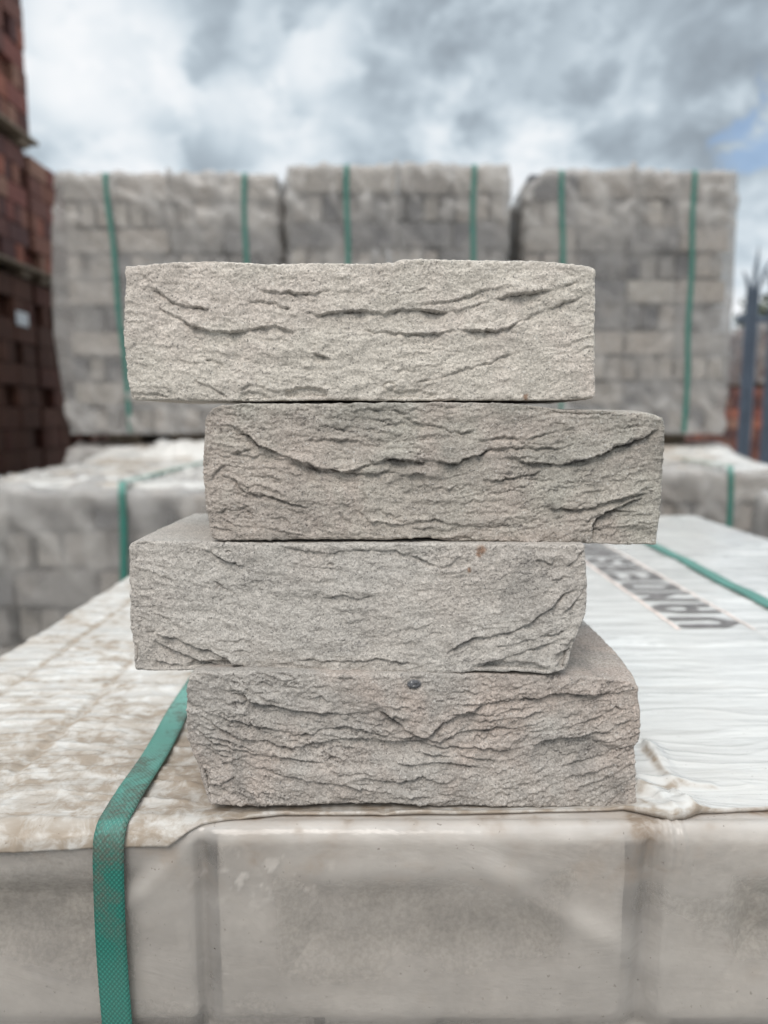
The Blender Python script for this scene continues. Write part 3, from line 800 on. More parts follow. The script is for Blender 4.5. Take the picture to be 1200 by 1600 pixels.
# explicit top course at the front so its joints fall where the photograph shows them, the generator for the rest
sp = []
frogs = []
for i in range(4):
    gl = .0035; gr = .0035 if i != 1 else .013
    if i == 2: gl = .001
    frogs.append((XJ[i] + gl, XJ[i + 1] - gr, YF + .004, YF + .068, ZT - .1055, ZT - .002, (.03, .05, .28, .9)[i]))
sp += pack_bricks(XJ[0], XJ[4], YF + .072, YB - .006, ZT - .103, ZT - .002, 1, rng, 'h')
sp += pack_bricks(XJ[0], XJ[4], YF + .004, YB - .006, ZT - 1.03, ZT - .110, 9, rng, 'h')
V, Q, Rn = boxes(sp, .0035)
for (x0, x1, y0, y1, z0, z1, rr) in frogs:          # bricks on edge: the shallow recess of the bed face looks forward
    P_, Q_ = lattice_box(110, 6, 52)
    p_ = np.stack([P_[:, 0] / 110 * (x1 - x0), P_[:, 1] / 6 * (y1 - y0), P_[:, 2] / 52 * (z1 - z0)], 1)
    dm = np.array([x1 - x0, y1 - y0, z1 - z0]); q_ = np.clip(p_, .009, dm - .009); nn = p_ - q_
    nn /= np.maximum(np.linalg.norm(nn, axis=1, keepdims=True), 1e-9); p_ = q_ + nn * .009
    ex = np.minimum(p_[:, 0] - .030, dm[0] - .030 - p_[:, 0]); ez = np.minimum(p_[:, 2] - .024, dm[2] - .020 - p_[:, 2])
    p_[:, 1] += .010 * sstep(0, .022, np.minimum(ex, ez)) * (P_[:, 1] == 0)
    p_ += nn * (.0006 * fbm(p_[:, 0] * 90 + x0 * 50, p_[:, 1] * 90, p_[:, 2] * 90, 3, 5))[:, None]
    Q = np.concatenate([Q, Q_ + len(V)]); V = np.concatenate([V, p_ + np.array([x0, y0, z0])]); Rn = np.concatenate([Rn, np.full(len(p_), rr)])
add_part('brick_block', V, Q, M_GREYPACK, front, smooth=False, attrs={'rnd': Rn})

# bearers under it
def bearers(root, x0, x1, y0, y1, z0, z1, n=3):
    for i in range(n):
        xc = x0 + (x1 - x0) * (i + .5) / n
        w = (x1 - x0) * .09
        V, Q, R_ = boxes([(xc - w, xc + w, y0, y1, z0, z1, 0)], .003)
        add_part('bearer', V, Q, M_WOOD, root, smooth=False)
bearers(front, XJ[0], XJ[4], YF + .01, YB - .01, 0, ZT - 1.031)

# stretched film round the pack: over the front top edge and down the front, following the bricks
def front_film():
    xs = np.arange(XL - .002, XR + .002, .0013); ss = np.concatenate([np.arange(.05, -.012, -.0008), np.arange(-.012, -.33, -.0018), np.linspace(-.33, -1.03, 40)])
    Xg, Sg = np.meshgrid(xs, ss, indexing='ij')
    down = np.clip(-Sg - R0, 0, None)
    dip = 0; dirt = 0
    dj = .0032 * np.exp(-((Xg - XJ[1]) / .0032) ** 2) * sstep(-.001, -.012, Sg)
    w2 = .0046 + .0015 * sstep(0, -.1, Sg)
    x2 = XJ[2] - .0055 - .003 * sstep(0, -.12, Sg)
    dj = dj + .0045 * np.exp(-((Xg - x2) / w2) ** 2) * sstep(.003, -.012, Sg)
    dj = dj + .003 * np.exp(-((Xg - XJ[3]) / .004) ** 2)
    dj = dj + .0040 * np.exp(-((down + R0 - .1075) / .006) ** 2)
    for xx in np.arange(XJ[0], XJ[4], .0675):
        dj = dj + .002 * np.exp(-((Xg - xx) / .004) ** 2) * sstep(.109, .116, down + R0)
    # film bridges the upper edge softly and bellies out
    belly = .0016 * fbm(Xg * 9, Sg * 11, 0, 3, 400) + .0007 * fbm(Xg * 26, Sg * 22, 0, 3, 401)
    diag = .0016 * np.exp(-(((Sg + .016) + (Xg - .04) * .62) / .0075) ** 2) * sstep(.03, .06, Xg) * sstep(.125, .10, Xg)
    diag = diag + .0012 * np.exp(-(((Sg + .02) - (Xg + .10) * .9) / .006) ** 2) * sstep(-.135, -.11, Xg) * sstep(-.085, -.095, Xg)
    lift = .0008 + .0014 * sstep(.004, -.004, Sg) - dj + belly * sstep(.01, -.02, Sg) + diag
    # pucker below the joint at the edge
    for k_, (xc, sl, am) in enumerate(((.128, .18, .0022), (.1335, .02, .0016), (.139, -.16, .0014))):
        lift = lift + am * np.exp(-((Xg - xc - sl * (Sg + .008)) / .0012) ** 2) * sstep(-.034, -.014, Sg) * sstep(.004, -.004, Sg)
    X, Y, Z = sheet_point(Xg, Sg, lift)
    milky = .55 * np.exp(-(((Sg + .02) + (Xg - .05) * .60) / .010) ** 2) * sstep(.02, .07, Xg) * sstep(.13, .09, Xg)  # diagonal fold bands, their reflected light put into the film's opacity
    milky = milky + 1.1 * sstep(-.009, -.002, Sg) + .45 * np.exp(-(((Sg + .022) - (Xg + .105) * .8) / .008) ** 2) * sstep(-.14, -.115, Xg) * sstep(-.08, -.09, Xg)
    for x0_, x1_ in ((XJ[0], XJ[1]), (XJ[1], XJ[2] - .012), (XJ[2], XJ[3])):
        e_ = np.minimum(np.minimum(Xg - x0_ - .030, x1_ - .030 - Xg), np.minimum(Sg + .082, -.022 - Sg))
        milky = milky - .65 * sstep(-.004, .010, e_) * np.clip(.75 + .9 * sstep(-.085, -.03, Sg) - .5, 0, 1.1)  # recess shade painted by thinning the film over the frogs
    milky = milky + .55 * fbm(Xg * 8, Sg * 20, 0, 3, 410) + .45 * fbm(Xg * 26, Sg * 34, 0, 4, 414) * (.4 + .6 * sstep(-.06, -.01, Sg))
    milky = milky + .55 * np.exp(-((Sg + .0075) / .0022) ** 2) * np.clip(.6 + fbm(Xg * 60, Sg * 200, 0, 3, 415), .1, 1.2)
    frost = sstep(.18, .42, fbm(Xg * 140, Sg * 140, 0, 3, 411)) * np.exp(-(((Xg + .055) / .028) ** 2 + ((Sg + .026) / .011) ** 2))
    milky = milky + .9 * frost
    dirt = .55 * sstep(-.05, .45, fbm(Xg * 45, Sg * 60, 0, 4, 412)) * sstep(-.050, -.014, Sg)
    dirt = dirt + .45 * sstep(-.012, .003, Sg) * sstep(-.25, .3, fbm(Xg * 28, Sg * 60, 0, 4, 413))
    dirt = dirt + .9 * np.exp(-((Xg - .124 - .25 * (Sg + .005)) / .008) ** 2) * sstep(-.035, -.008, Sg) * sstep(.012, .004, Sg)
    dirt = dirt + 1.2 * np.exp(-(((Xg - .193) / .006) ** 2 + ((Sg + .022) / .0018) ** 2))
    for (xc, sc_, r_) in ((.175, -.045, .006), (.183, -.052, .003), (.176, -.075, .0045), (.205, -.043, .004), (.163, -.060, .003), (.020, -.088, .0045), (-.06, -.010, .01), (-.02, -.012, .009)):
        dirt = dirt + .35 * np.exp(-(((Xg - xc) ** 2 + (Sg - sc_) ** 2) / r_ ** 2))
    V = np.stack([X.ravel(), Y.ravel(), Z.ravel()], 1)
    return V, grid_faces(*Xg.shape)[:, ::-1], dict(milky=milky.ravel(), dirt=np.clip(dirt, 0, 1).ravel())

V, Q, at = front_film()
wrap = add_part('plastic_wrap', V, Q, M_FILM_FRONT, front, attrs=at)


# the film round the other three sides
def ring_film(x0, x1, y0, y1, z0, z1, seed, sides, amp=.006, res=.013, r=.012, slack=(0, 0), straps=(), seam=None, top=True, n_extra=None, tuft=True):
    nx, ny, nz = max(6, int((x1 - x0) / res)), max(6, int((y1 - y0) / (res * 1.6))), max(6, int((z1 - z0) / res))
    P, Q = lattice_box(nx, ny, nz, sides)
    a, b, c = P[:, 0] / nx, P[:, 1] / ny, P[:, 2] / nz
    Wd, D, H = x1 - x0, y1 - y0, z1 - z0
    p = np.stack([a * Wd, b * D, c * H], 1)
    q = np.stack([np.clip(p[:, 0], r, Wd - r), np.clip(p[:, 1], r, D - r), np.clip(p[:, 2], 0, H - r)], 1)
    n = p - q; n = n / np.maximum(np.linalg.norm(n, axis=1, keepdims=True), 1e-9)
    p = q + n * r
    x, y, z = p[:, 0], p[:, 1], p[:, 2]
    d = amp * (.8 * fbm((x + z * .5) * 5, y * 5, z * 3.2, 3, seed) + .45 * fbm((x - z) * 14, y * 12, z * 7, 3, seed + 1))
    rid = 1 - np.abs(fbm((x * .8 + z * .7) * 9, y * 8, (z - x * .6) * 4, 2, seed + 2)) * 3
    hi = sstep(.72, .95, z / H) + .7 * sstep(.25, .05, z / H)
    d = d + amp * (.5 + 1.2 * hi) * np.clip(rid, 0, 1) ** 3
    d = np.abs(d) * .6 + d * .4 + .002
    bul = np.sin(np.clip(z / H, 0, 1) * math.pi) ** .8
    sx = n[:, 0]
    d = d + np.where(sx < -.3, slack[0], 0) * bul * (-sx) + np.where(sx > .3, slack[1], 0) * bul * sx
    milky = .95 * np.clip(rid, 0, 1) ** 2 * (.4 + hi) + .75 * fbm(x * 5 + z * 2, y * 6, z * 4, 4, seed + 7) + .5 * sstep(1 - .05, 1, z / H)
    for sxp in straps:
        k = np.exp(-((x - (sxp - x0)) / .035) ** 2); d = d * (1 - .8 * k) + .002 * k
    if slack[0] == .013:                      # film pulled in over a chamfered upper corner
        m_ = sstep(.24, 0, x) * sstep(H - .34, H, z)
        d = d - .0 * m_; p[:, 2] -= .05 * sstep(.10, 0, x) * sstep(H - .2, H, z)
    if seam is not None:
        k = np.exp(-((x - (seam - x0) - .01 * np.sin(z * 9)) / .008) ** 2)
        d = d + .010 * k
        if tuft: d = d + .022 * k * np.exp(-(((b * D) / .03) ** 2)) * sstep(.97, 1, c)
    p = p + n * d[:, None]
    # the sheet's edge is not dead straight and hangs in tags below
    if slack != (0, 0) or True:
        low = sstep(.06, 0, z / H)
        p[:, 2] = p[:, 2] - low * .006 * (1 + fbm(x * 12, y * 12, 0, 3, seed + 9)) 
    p[:, 2] += .020 * np.abs(fbm(x * 2.6, y * 3, 0, 2, seed + 12)) * sstep(.97, 1, z / H)
    dirt = .25 * sstep(.1, .5, fbm(x * 9, y * 9, z * 9, 4, seed + 14)) + .35 * sstep(.98, 1, z / H) * sstep(-.1, .4, fbm(x * 6, y * 7, 0, 4, seed + 15))
    return p + np.array([x0, y0, z0]), Q, dict(milky=np.clip(milky, -.3, 1), dirt=dirt)


V, Q, at = ring_film(XL, XR, YF + .02, YB + .004, .03, ZT - .004, 71, 'xXY', amp=.004, slack=(.004, .01))
wrap2 = add_part('side_film', V, Q, M_FILM_REAR, front, attrs=at)


def top_sheet():
    xs = np.concatenate([np.arange(XL - .03, -.20, .0016), np.arange(-.20, .22, .0009), np.arange(.22, XR + .03, .002)])
    # v runs from the hem back; fine near the front
    vv = np.concatenate([np.arange(0, .16, .0009), np.arange(.16, .55, .0020), np.arange(.55, (YB - YF) + .03, .004)])
    Xg, Vg = np.meshgrid(xs, vv, indexing='ij')
    s0 = front_edge(Xg)
    Sg = s0 + Vg
    Yapprox = YF + R0 + Sg
    h, dirt = sheet_relief(Xg, Yapprox)
    lift = .0026 + h
    # keep it pressed down under the bottom brick
    press = sstep(-.100, -.089, Xg) * sstep(.116, .108, Xg) * sstep(.332, .338, Yapprox) * sstep(.452, .445, Yapprox)
    lift = lift * (1 - press) + .0020 * press
    contact_shade = sstep(-.108, -.088, Xg) * sstep(.130, .116, Xg) * sstep(.322, .334, Yapprox) * sstep(.46, .45, Yapprox)
    dirt = dirt + .5 * contact_shade  # contact shadow round the bottom brick, painted as darker film colour
    # rolled hem
    hem = np.exp(-(Vg / .0035) ** 2)
    lift = lift + .0007 * hem * np.clip(1 + 1.3 * fbm(Xg * 18, Xg * 0, 0, 2, 270), .1, 2)
    bulge = np.exp(-((Xg - .138) / .013) ** 2) * np.exp(-((Vg - .005) / .007) ** 2)
    lift = lift + .0045 * bulge
    dirt = dirt + 1.1 * np.exp(-(Vg / .0013) ** 2) + .35 * np.exp(-((Vg - .006) / .003) ** 2) * sstep(.0, .4, fbm(Xg * 30, Vg * 100, 0, 3, 271))
    # left margin of the hem has black grime streaks
    st = sstep(.12, .4, fbm(Xg * 22, Sg * 190, 0, 3, 272)) * np.exp(-((Vg - .019) / .006) ** 2) * sstep(-.13, -.15, Xg)
    dirt = dirt + .9 * st
    # a thin hem folded under gives the edge its thickness
    X, Y, Z = sheet_point(Xg, Sg, lift)
    X1, Y1, Z1 = sheet_point(Xg[:, :1], Sg[:, :1] + .0002, lift[:, :1] * .25 + .0010)
    X2, Y2, Z2 = sheet_point(Xg[:, :1], Sg[:, :1] + .004, lift[:, :1] * .2 + .0008)
    X = np.concatenate([X2, X1, X], 1); Y = np.concatenate([Y2, Y1, Y], 1); Z = np.concatenate([Z2, Z1, Z], 1)
    dirt = np.concatenate([np.full_like(X1, .9), np.full_like(X1, .9), dirt], 1)
    milky = np.zeros_like(X)
    V = np.stack([X.ravel(), Y.ravel(), Z.ravel()], 1)
    return V, grid_faces(*X.shape), dict(dirt=np.clip(dirt, 0, 1).ravel(), milky=milky.ravel())


V, Q, at = top_sheet()
sheet = add_part('top_sheet', V, Q, M_SHEET, front, attrs=at)
sheet['label'] = 'white plastic top sheet, stained brown along the joints on the left and clean on the right'


# printed lettering, running away from the camera along the sheet
def seg_d(px, py, ax, ay, bx, by):
    dx, dy = bx - ax, by - ay; t = np.clip(((px - ax) * dx + (py - ay) * dy) / (dx * dx + dy * dy + 1e-12), 0, 1)
    return np.hypot(px - ax - t * dx, py - ay - t * dy)


GL = {  # strokes on a cell 1 wide, 1.6 high
    'V': [(.17, 1.43, .17, .55), (.83, 1.43, .83, .55), (.17, .55, .5, .17), (.83, .55, .5, .17)],
    'A': [(.17, .17, .17, 1.1), (.83, .17, .83, 1.1), (.17, 1.1, .36, 1.43), (.83, 1.1, .64, 1.43), (.36, 1.43, .64, 1.43), (.17, .62, .83, .62)],
    'N': [(.17, .17, .17, 1.43), (.83, .17, .83, 1.43), (.17, 1.43, .83, .5)],
    'D': [(.17, .17, .17, 1.43), (.17, 1.43, .6, 1.43), (.17, .17, .6, .17), (.83, .4, .83, 1.2), (.6, 1.43, .83, 1.2), (.6, .17, .83, .4)],
    'E': [(.17, .17, .17, 1.43), (.17, 1.43, .83, 1.43), (.17, .8, .7, .8), (.17, .17, .83, .17)],
    'R': [(.17, .17, .17, 1.43), (.17, 1.43, .65, 1.43), (.65, 1.43, .83, 1.25), (.83, 1.25, .83, .95), (.83, .95, .65, .78), (.17, .78, .65, .78), (.55, .78, .83, .17)],
    'S': [(.83, 1.2, .65, 1.43), (.65, 1.43, .35, 1.43), (.35, 1.43, .17, 1.2), (.17, 1.2, .25, .9), (.25, .9, .75, .7), (.75, .7, .83, .4), (.83, .4, .65, .17), (.65, .17, .35, .17), (.35, .17, .17, .4)],
}


def lettering(word):
    cell = .0011; w, hgt, pitch = .0385, .0630, .0490
    Vs = []; Qs = []; Mi = []; off = 0
    n_u, n_v = int(.050 / cell), int(.073 / cell)
    for i, ch in enumerate(word):
        U, Vv = np.meshgrid(np.arange(n_u + 1) * cell - .0045, np.arange(n_v + 1) * cell - .0045, indexing='ij')
        d = np.full(U.shape, 9.0)
        for s in GL[ch]:
            d = np.minimum(d, seg_d(U / w, Vv / hgt * 1.6, *s))
        ymin = .644 + i * pitch
        yy = ymin + U                          # reading direction = away from camera
        xx = .3280 - Vv                        # up = towards the left
        s_ = yy - YF - R0
        h, _ = sheet_relief(xx, yy)
        X, Y, Z = sheet_point(xx, s_, .0026 + h + .0007)
        q = grid_faces(*U.shape)
        dc = d.ravel()[q].mean(1)
        wear = fbm(xx * 60, yy * 60, 0, 3, 500).ravel()[q].mean(1)
        ink = (dc < .140)
        vc = Vv.ravel()[q].mean(1); rim = ((np.abs(vc + .0024) < .0012) | (np.abs(vc - hgt - .0024) < .0012)) & ~ink
        keep = (ink & (wear < .55)) | (rim & (wear < .40))
        # drop rim between letters to leave the outline round the outside, as printed
        used = q[keep]
        u, inv = np.unique(used, return_inverse=True)
        Vs.append(np.stack([X.ravel()[u], Y.ravel()[u], Z.ravel()[u]], 1)); Qs.append(inv.reshape(used.shape)[:, ::1] + off); off += len(u)
        Mi.append(np.where(ink[keep], 0, 1))
    return np.concatenate(Vs), np.concatenate(Qs), np.concatenate(Mi)


V, Q, mi = lettering('VANDERSANDEN')
o = mesh_np('lettering', V - ORG, Q, [M_INK, M_INK2], sheet, midx=mi)


# straps
def strap_mesh(path, width, root, name='strap', thick=.0008, dust_sheen=None, dirt=1.0, nacross=7, twist=0):
    """path: (n,3) centre line lying on the surface with normals (n,3); a ribbon across x"""
    P, N, A = path
    L = np.concatenate([[0], np.cumsum(np.linalg.norm(np.diff(P, axis=0), axis=1))])
    us = np.linspace(-.5, .5, nacross) * width
    rows = []
    for side in (1, 0):
        for u in us: rows.append(P + A * u + N * (thick * side))
    # order as a closed loop round the section
    loop = [rows[i] for i in range(nacross)] + [rows[nacross + i] for i in range(nacross - 1, -1, -1)]
    uvu = np.concatenate([us, us[::-1]]) + .02
    G = np.stack(loop, 1)                       # (n, 2k, 3)
    n, m = G.shape[:2]
    idx = np.arange(n * m).reshape(n, m)
    Q = []
    for j in range(m):
        j2 = (j + 1) % m
        Q.append(np.stack([idx[:-1, j], idx[:-1, j2], idx[1:, j2], idx[1:, j]], 1))
    Q = np.concatenate(Q)[:, ::-1]
    uv = np.stack([np.tile(uvu, n), np.repeat(L, m)], 1)
    dv = np.repeat(dust_sheen if dust_sheen is not None else np.full(n, .3), m)
    o = mesh_np(name, G.reshape(-1, 3) - np.array(root.location), Q, M_STRAP, root, attrs={'dust_sheen': dv, 'dirt': np.repeat(dirt * (.15 + .85 * sstep(CAMZ - .26, CAMZ - .20, P[:, 2])), m) if dirt > .5 else np.full(n * m, dirt)}, uv=uv)
    return o


def front_strap(xf, xb, w, seed):
    s = np.concatenate([np.linspace(-1.0, -.34, 20), np.arange(-.34, .2, .002), np.arange(.2, (YB - YF) - 2 * R0, .01), np.linspace((YB - YF) - 2 * R0, (YB - YF) + .9, 40)])
    t = np.clip(s / (YB - YF), 0, 1)
    x = xf + (xb - xf) * t + .0012 * np.sin(s * 30 + seed)
    lift = .0052 + .0004 * np.sin(s * 70 + seed) * (s > .02) - .0012 * np.exp(-(s / .008) ** 2)
    c = 6
    X, Y, Z = sheet_point(x, s, lift)
    P = np.stack([X, Y, Z], 1)
    T = np.gradient(P, axis=0); T /= np.linalg.norm(T, axis=1, keepdims=True)
    A = np.tile([1.0, 0, 0], (len(P), 1)); A = A - T * (A * T).sum(1, keepdims=True); A /= np.linalg.norm(A, axis=1, keepdims=True)
    N = np.cross(A, T)
    dust_sheen = np.clip(sstep(-.03, .01, s) * .35 + .35 * sstep(.01, .07, s) + .25 * sstep(.09, .16, s) + .12 * np.sin(s * 55), 0, .95)  # paler on the flat top: dust with painted sky sheen
    return P, N, A, dust_sheen

P, N, A, du = front_strap(-.1262, -.158, .0163, 0)
strap_mesh((P, N, A), .0142, front, dust_sheen=du)
P, N, A, du = front_strap(.372, .406, .0163, 2)
strap_mesh((P, N, A), .0165, front, dust_sheen=du * .55, dirt=.3)


# ------------------------------------------------------------------ the other grey packs
def grey_pack(label, x0, x1, y0, y1, ztop, ncourse, seed, straps, zbase=0.0, gap_under=.06, slack=(0, 0), seam=None, bear=True, first='s', sheet_dirt=False, sides='xXyYZ', strap_slant=0.0, over=.004):
    root = empty('wrapped_brick_pack', ((x0 + x1) / 2, (y0 + y1) / 2, zbase), label, 'brick pack', 'plastic wrapped packs of grey bricks')
    rg = random.Random(seed)
    zb = zbase + gap_under
    V, Q, Rn = boxes(pack_bricks(x0, x1, y0, y1, zb, ztop - .006, ncourse, rg, first, gap=.013, jit=.003, dark=.45), .004)
    add_part('brick_block', V, Q, M_GREYPACK, root, smooth=False, attrs={'rnd': Rn})
    V, Q, at = ring_film(x0 - .008, x1 + .008, y0 - .008, y1 + .008, zb - .002, ztop, seed * 3 + 1, sides, amp=.010, slack=slack, straps=straps, seam=seam)
    add_part('plastic_wrap', V, Q, M_FILM_REAR, root, attrs=at)
    bearers(root, x0 + .02, x1 - .02, y0 + .16, y1 - .16, zbase, zb - .001)
    for i, sx in enumerate(straps):
        n = 120
        zz = np.concatenate([np.linspace(zb, ztop - .01, 40), np.full(60, ztop + over), np.linspace(ztop - .01, zb, 40)])
        yy = np.concatenate([np.full(40, y0 - .016), np.linspace(y0 - .006, y1 + .006, 60), np.full(40, y1 + .016)])
        hgt = np.clip((zz - zb) / (ztop - zb), 0, 1)
        sl = strap_slant[i] if isinstance(strap_slant, (list, tuple)) else strap_slant
        xx = sx + sl * (1 - hgt) + .003 * np.sin(zz * 14 + i)
        P = np.stack([xx, yy, zz], 1)
        T = np.gradient(P, axis=0); T /= np.linalg.norm(T, axis=1, keepdims=True)
        A = np.tile([1.0, 0, 0], (len(P), 1)); A = A - T * (A * T).sum(1, keepdims=True); A /= np.linalg.norm(A, axis=1, keepdims=True)
        N = np.cross(A, T)
        du = np.where(zz > ztop - .005, .75, .12)
        strap_mesh((P, N, A), .019, root, dust_sheen=du, dirt=.25, nacross=3, thick=.001)
    return root


# two packs of the middle row
grey_pack('low wrapped pack at the left behind the nearest pack, one green strap down its front', -1.17, -.31, 1.862, 2.80, CAMZ - .188, 10, 21, (-.66,), gap_under=.04, slack=(.01, .02), first='s', over=.026)
grey_pack('low wrapped pack at the right behind the nearest pack, diagonal creases in its film', .45, 1.31, 2.46, 3.03, CAMZ - .186, 10, 23, (.66, 1.150), gap_under=.04, slack=(.02, .02), first='s', over=.026)

# rear row, lower tier and upper tier
Y0, Y1 = 3.10, 4.04
UP = CAMZ - .058
up = ((-1.303, -.425, CAMZ + .962, (-1.107, -.556), (.06, .0), -.86, (.055, .028), 31, 'upper wrapped pack at the left of the rear row, with a leaning strap'),
      (-.383, .495, CAMZ + .978, (-.145, .352), (.0, .0), .046, (.004, .004), 32, 'upper wrapped pack in the middle of the rear row, slightly taller than its neighbours'),
      (.565, 1.413, CAMZ + .972, (.708, 1.235), (.03, .012), .99, (.013, .012), 37, 'upper wrapped pack at the right of the rear row, its upper left corner sloping'))
for (x0, x1, zt, st, slant, seam, slk, sd_, lab) in up:
    grey_pack(lab, x0 + .01, x1 - .01, Y0 - (.05 if sd_ == 32 else 0), Y1, zt, 10, sd_, st, zbase=CAMZ - .122, gap_under=.060, slack=slk, seam=seam, strap_slant=slant)
low = ((-1.31, -.40, 'lower wrapped pack under the left upper pack of the rear row', 51),
       (-.385, .50, 'lower wrapped pack under the middle upper pack of the rear row', 52),
       (.53, 1.42, 'lower wrapped pack under the right upper pack of the rear row', 53))
for (x0, x1, lab, sd_) in low:
    grey_pack(lab, x0, x1, Y0 - .02, Y1, CAMZ - .130, 10, sd_, (x0 + .2, x1 - .2), gap_under=.05)


# crumpled loose film lying between the tiers and over the middle packs
def crumple(name, label, x0, x1, y0, y1, z, amp, seed, rise=0.0):
    nx, ny = int((x1 - x0) / .012), int((y1 - y0) / .012)
    X, Y = np.meshgrid(np.linspace(x0, x1, nx), np.linspace(y0, y1, ny), indexing='ij')
    e = np.minimum(np.minimum(X - x0, x1 - X), np.minimum(Y - y0, y1 - Y))
    w = .03 * fbm(X * 7, Y * 7, 0, 3, seed)
    z = z + rise * sstep(y1 - .42, y1 - .02, Y)
    rid = np.clip(1 - np.abs(fbm(X * 5 + w, Y * 9, 0, 3, seed + 1)) * 2.2, 0, 1)
    Z = z + amp * sstep(0, .06, e) * (rid ** 1.5 + .3 * fbm(X * 18, Y * 18, 0, 3, seed + 2) + .25)
    X = X + w * .6 * sstep(.1, 0, e); Y = Y + .6 * sstep(.1, 0, e) * .03 * fbm(X * 9, Y * 4, 0, 3, seed + 5)
    dirt = .25 + .8 * sstep(-.15, .35, fbm(X * 4, Y * 6, 0, 4, seed + 3)) 
    V = np.stack([X.ravel(), Y.ravel(), Z.ravel()], 1)
    org = np.array([(x0 + x1) / 2, (y0 + y1) / 2, float(np.min(Z))])
    o = mesh_np(name, V - org, grid_faces(nx, ny), M_SHEET, None, attrs={'dirt': dirt.ravel(), 'milky': np.zeros(nx * ny)})
    o.location = org
    return tag(o, label, 'plastic film', 'loose crumpled film lying on the packs')

crumple('loose_film', 'crumpled stained film lying over the low left pack behind', -1.16, -.32, 1.875, 3.13, CAMZ - .183, .014, 600, .052)
crumple('loose_film', 'pale crumpled film lying over the low right pack behind', .47, 1.42, 2.475, 3.13, CAMZ - .181, .014, 620, .052)
crumple('loose_film', 'ragged film bunched under the left rear pack beside the loose bricks', -.98, -.55, 2.84, 3.06, CAMZ - .165, .060, 640)


# a narrow pack at the right edge
grey_pack('narrow wrapped pack at the right edge, just beyond the nearest pack', .875, 1.30, 1.512, 1.715, CAMZ - .183, 10, 77, (), gap_under=.03)


# ------------------------------------------------------------------ red and brown packs at the left
def red_pack(label, x0, x1, y0, y1, z0, z1, ncourse, seed, mat, labelat=None, boards=True):
    root = empty('red_brick_pack', ((x0 + x1) / 2, (y0 + y1) / 2, z0), label, 'brick pack', 'packs of red and brown bricks stacked at the left')
    rg = random.Random(seed)
    zb = z0 + .055
    sp = []
    ch = (z1 - zb) / ncourse
    for c in range(ncourse):
        zt = z1 - c * ch; st = c % 2 == 0
        ln, wd_ = (.215, .0685) if st else (.0685, .215)
        nyb = max(1, round((y1 - y0) / ln)); wy = (y1 - y0) / nyb; nxb = max(1, round((x1 - x0) / wd_)); wx = (x1 - x0) / nxb
        for j in range(nyb):
            for i in range(nxb):
                if c > 0 and 0 < j < nyb - 1 and 0 < i < nxb - 1: continue
                rec = rg.uniform(.02, .06) if (not st and rg.random() < .22 and i == nxb - 1) else 0
                sp.append((x0 + i * wx + .003, x0 + (i + 1) * wx - .003 - rec + rg.uniform(-.004, .004), y0 + j * wy + .002, y0 + (j + 1) * wy - .002, zt - ch + .004, zt, rg.random()))
    V, Q, Rn = boxes(sp, .003)
    add_part('brick_block', V, Q, mat, root, smooth=False, attrs={'rnd': Rn})
    if boards:
        V, Q, _ = boxes([(x0 - .02, x1 + .03, y0 - .01, y1 + .03, zb - .018, zb - .001, 0)], .002)
        add_part('pallet_deck', V, Q, M_WOOD, root, smooth=False)
        for i in range(3):
            yc = y0 + (y1 - y0) * (.08 + .42 * i)
            V, Q, _ = boxes([(x0, x1 + .01, yc - .045, yc + .045, z0, zb - .0185, 0)], .002)
            add_part('bearer', V, Q, M_WOOD, root, smooth=False)
    if labelat:
        y, z = labelat
        V, Q, _ = boxes([(x1 + .003, x1 + .006, y - .06, y + .06, z - .033, z + .033, 0)], .0005)
        add_part('paper_label', V, Q, M_PAPER, root, smooth=False)
    return root

XRd = -1.75
red_pack('topmost red brick pack of the nearer left stack, partly out of frame', XRd - .9, XRd + .01, 2.84, 3.84, CAMZ + 1.295, CAMZ + 2.36, 10, 61, M_REDPACK)
red_pack('red brick pack directly under the topmost one in the nearer left stack', XRd - .9, XRd, 2.82, 3.80, CAMZ + .675, CAMZ + 1.285, 6, 62, M_REDPACK)
red_pack('red brick pack topping the farther left stack, beside the slack film', XRd - .9, XRd, 3.84, 4.84, CAMZ + .675, CAMZ + 1.285, 6, 63, M_REDPACK)
red_pack('dark brown brick pack low in the nearer left stack with a white label', XRd - .9, XRd, 2.82, 3.80, CAMZ - .32, CAMZ + .665, 9, 64, M_BROWNPACK, labelat=(3.66, CAMZ + .47))
red_pack('dark brown brick pack low in the farther left stack', XRd - .9, XRd, 3.84, 4.84, CAMZ - .32, CAMZ + .665, 9, 65, M_BROWNPACK)
red_pack('dark brown brick pack at the very bottom of the nearer left stack', XRd - .9, XRd, 2.82, 3.80, 0, CAMZ - .33, 8, 66, M_BROWNPACK)
red_pack('dark brown brick pack at the very bottom of the farther left stack', XRd - .9, XRd, 3.84, 4.84, 0, CAMZ - .33, 8, 67, M_BROWNPACK)

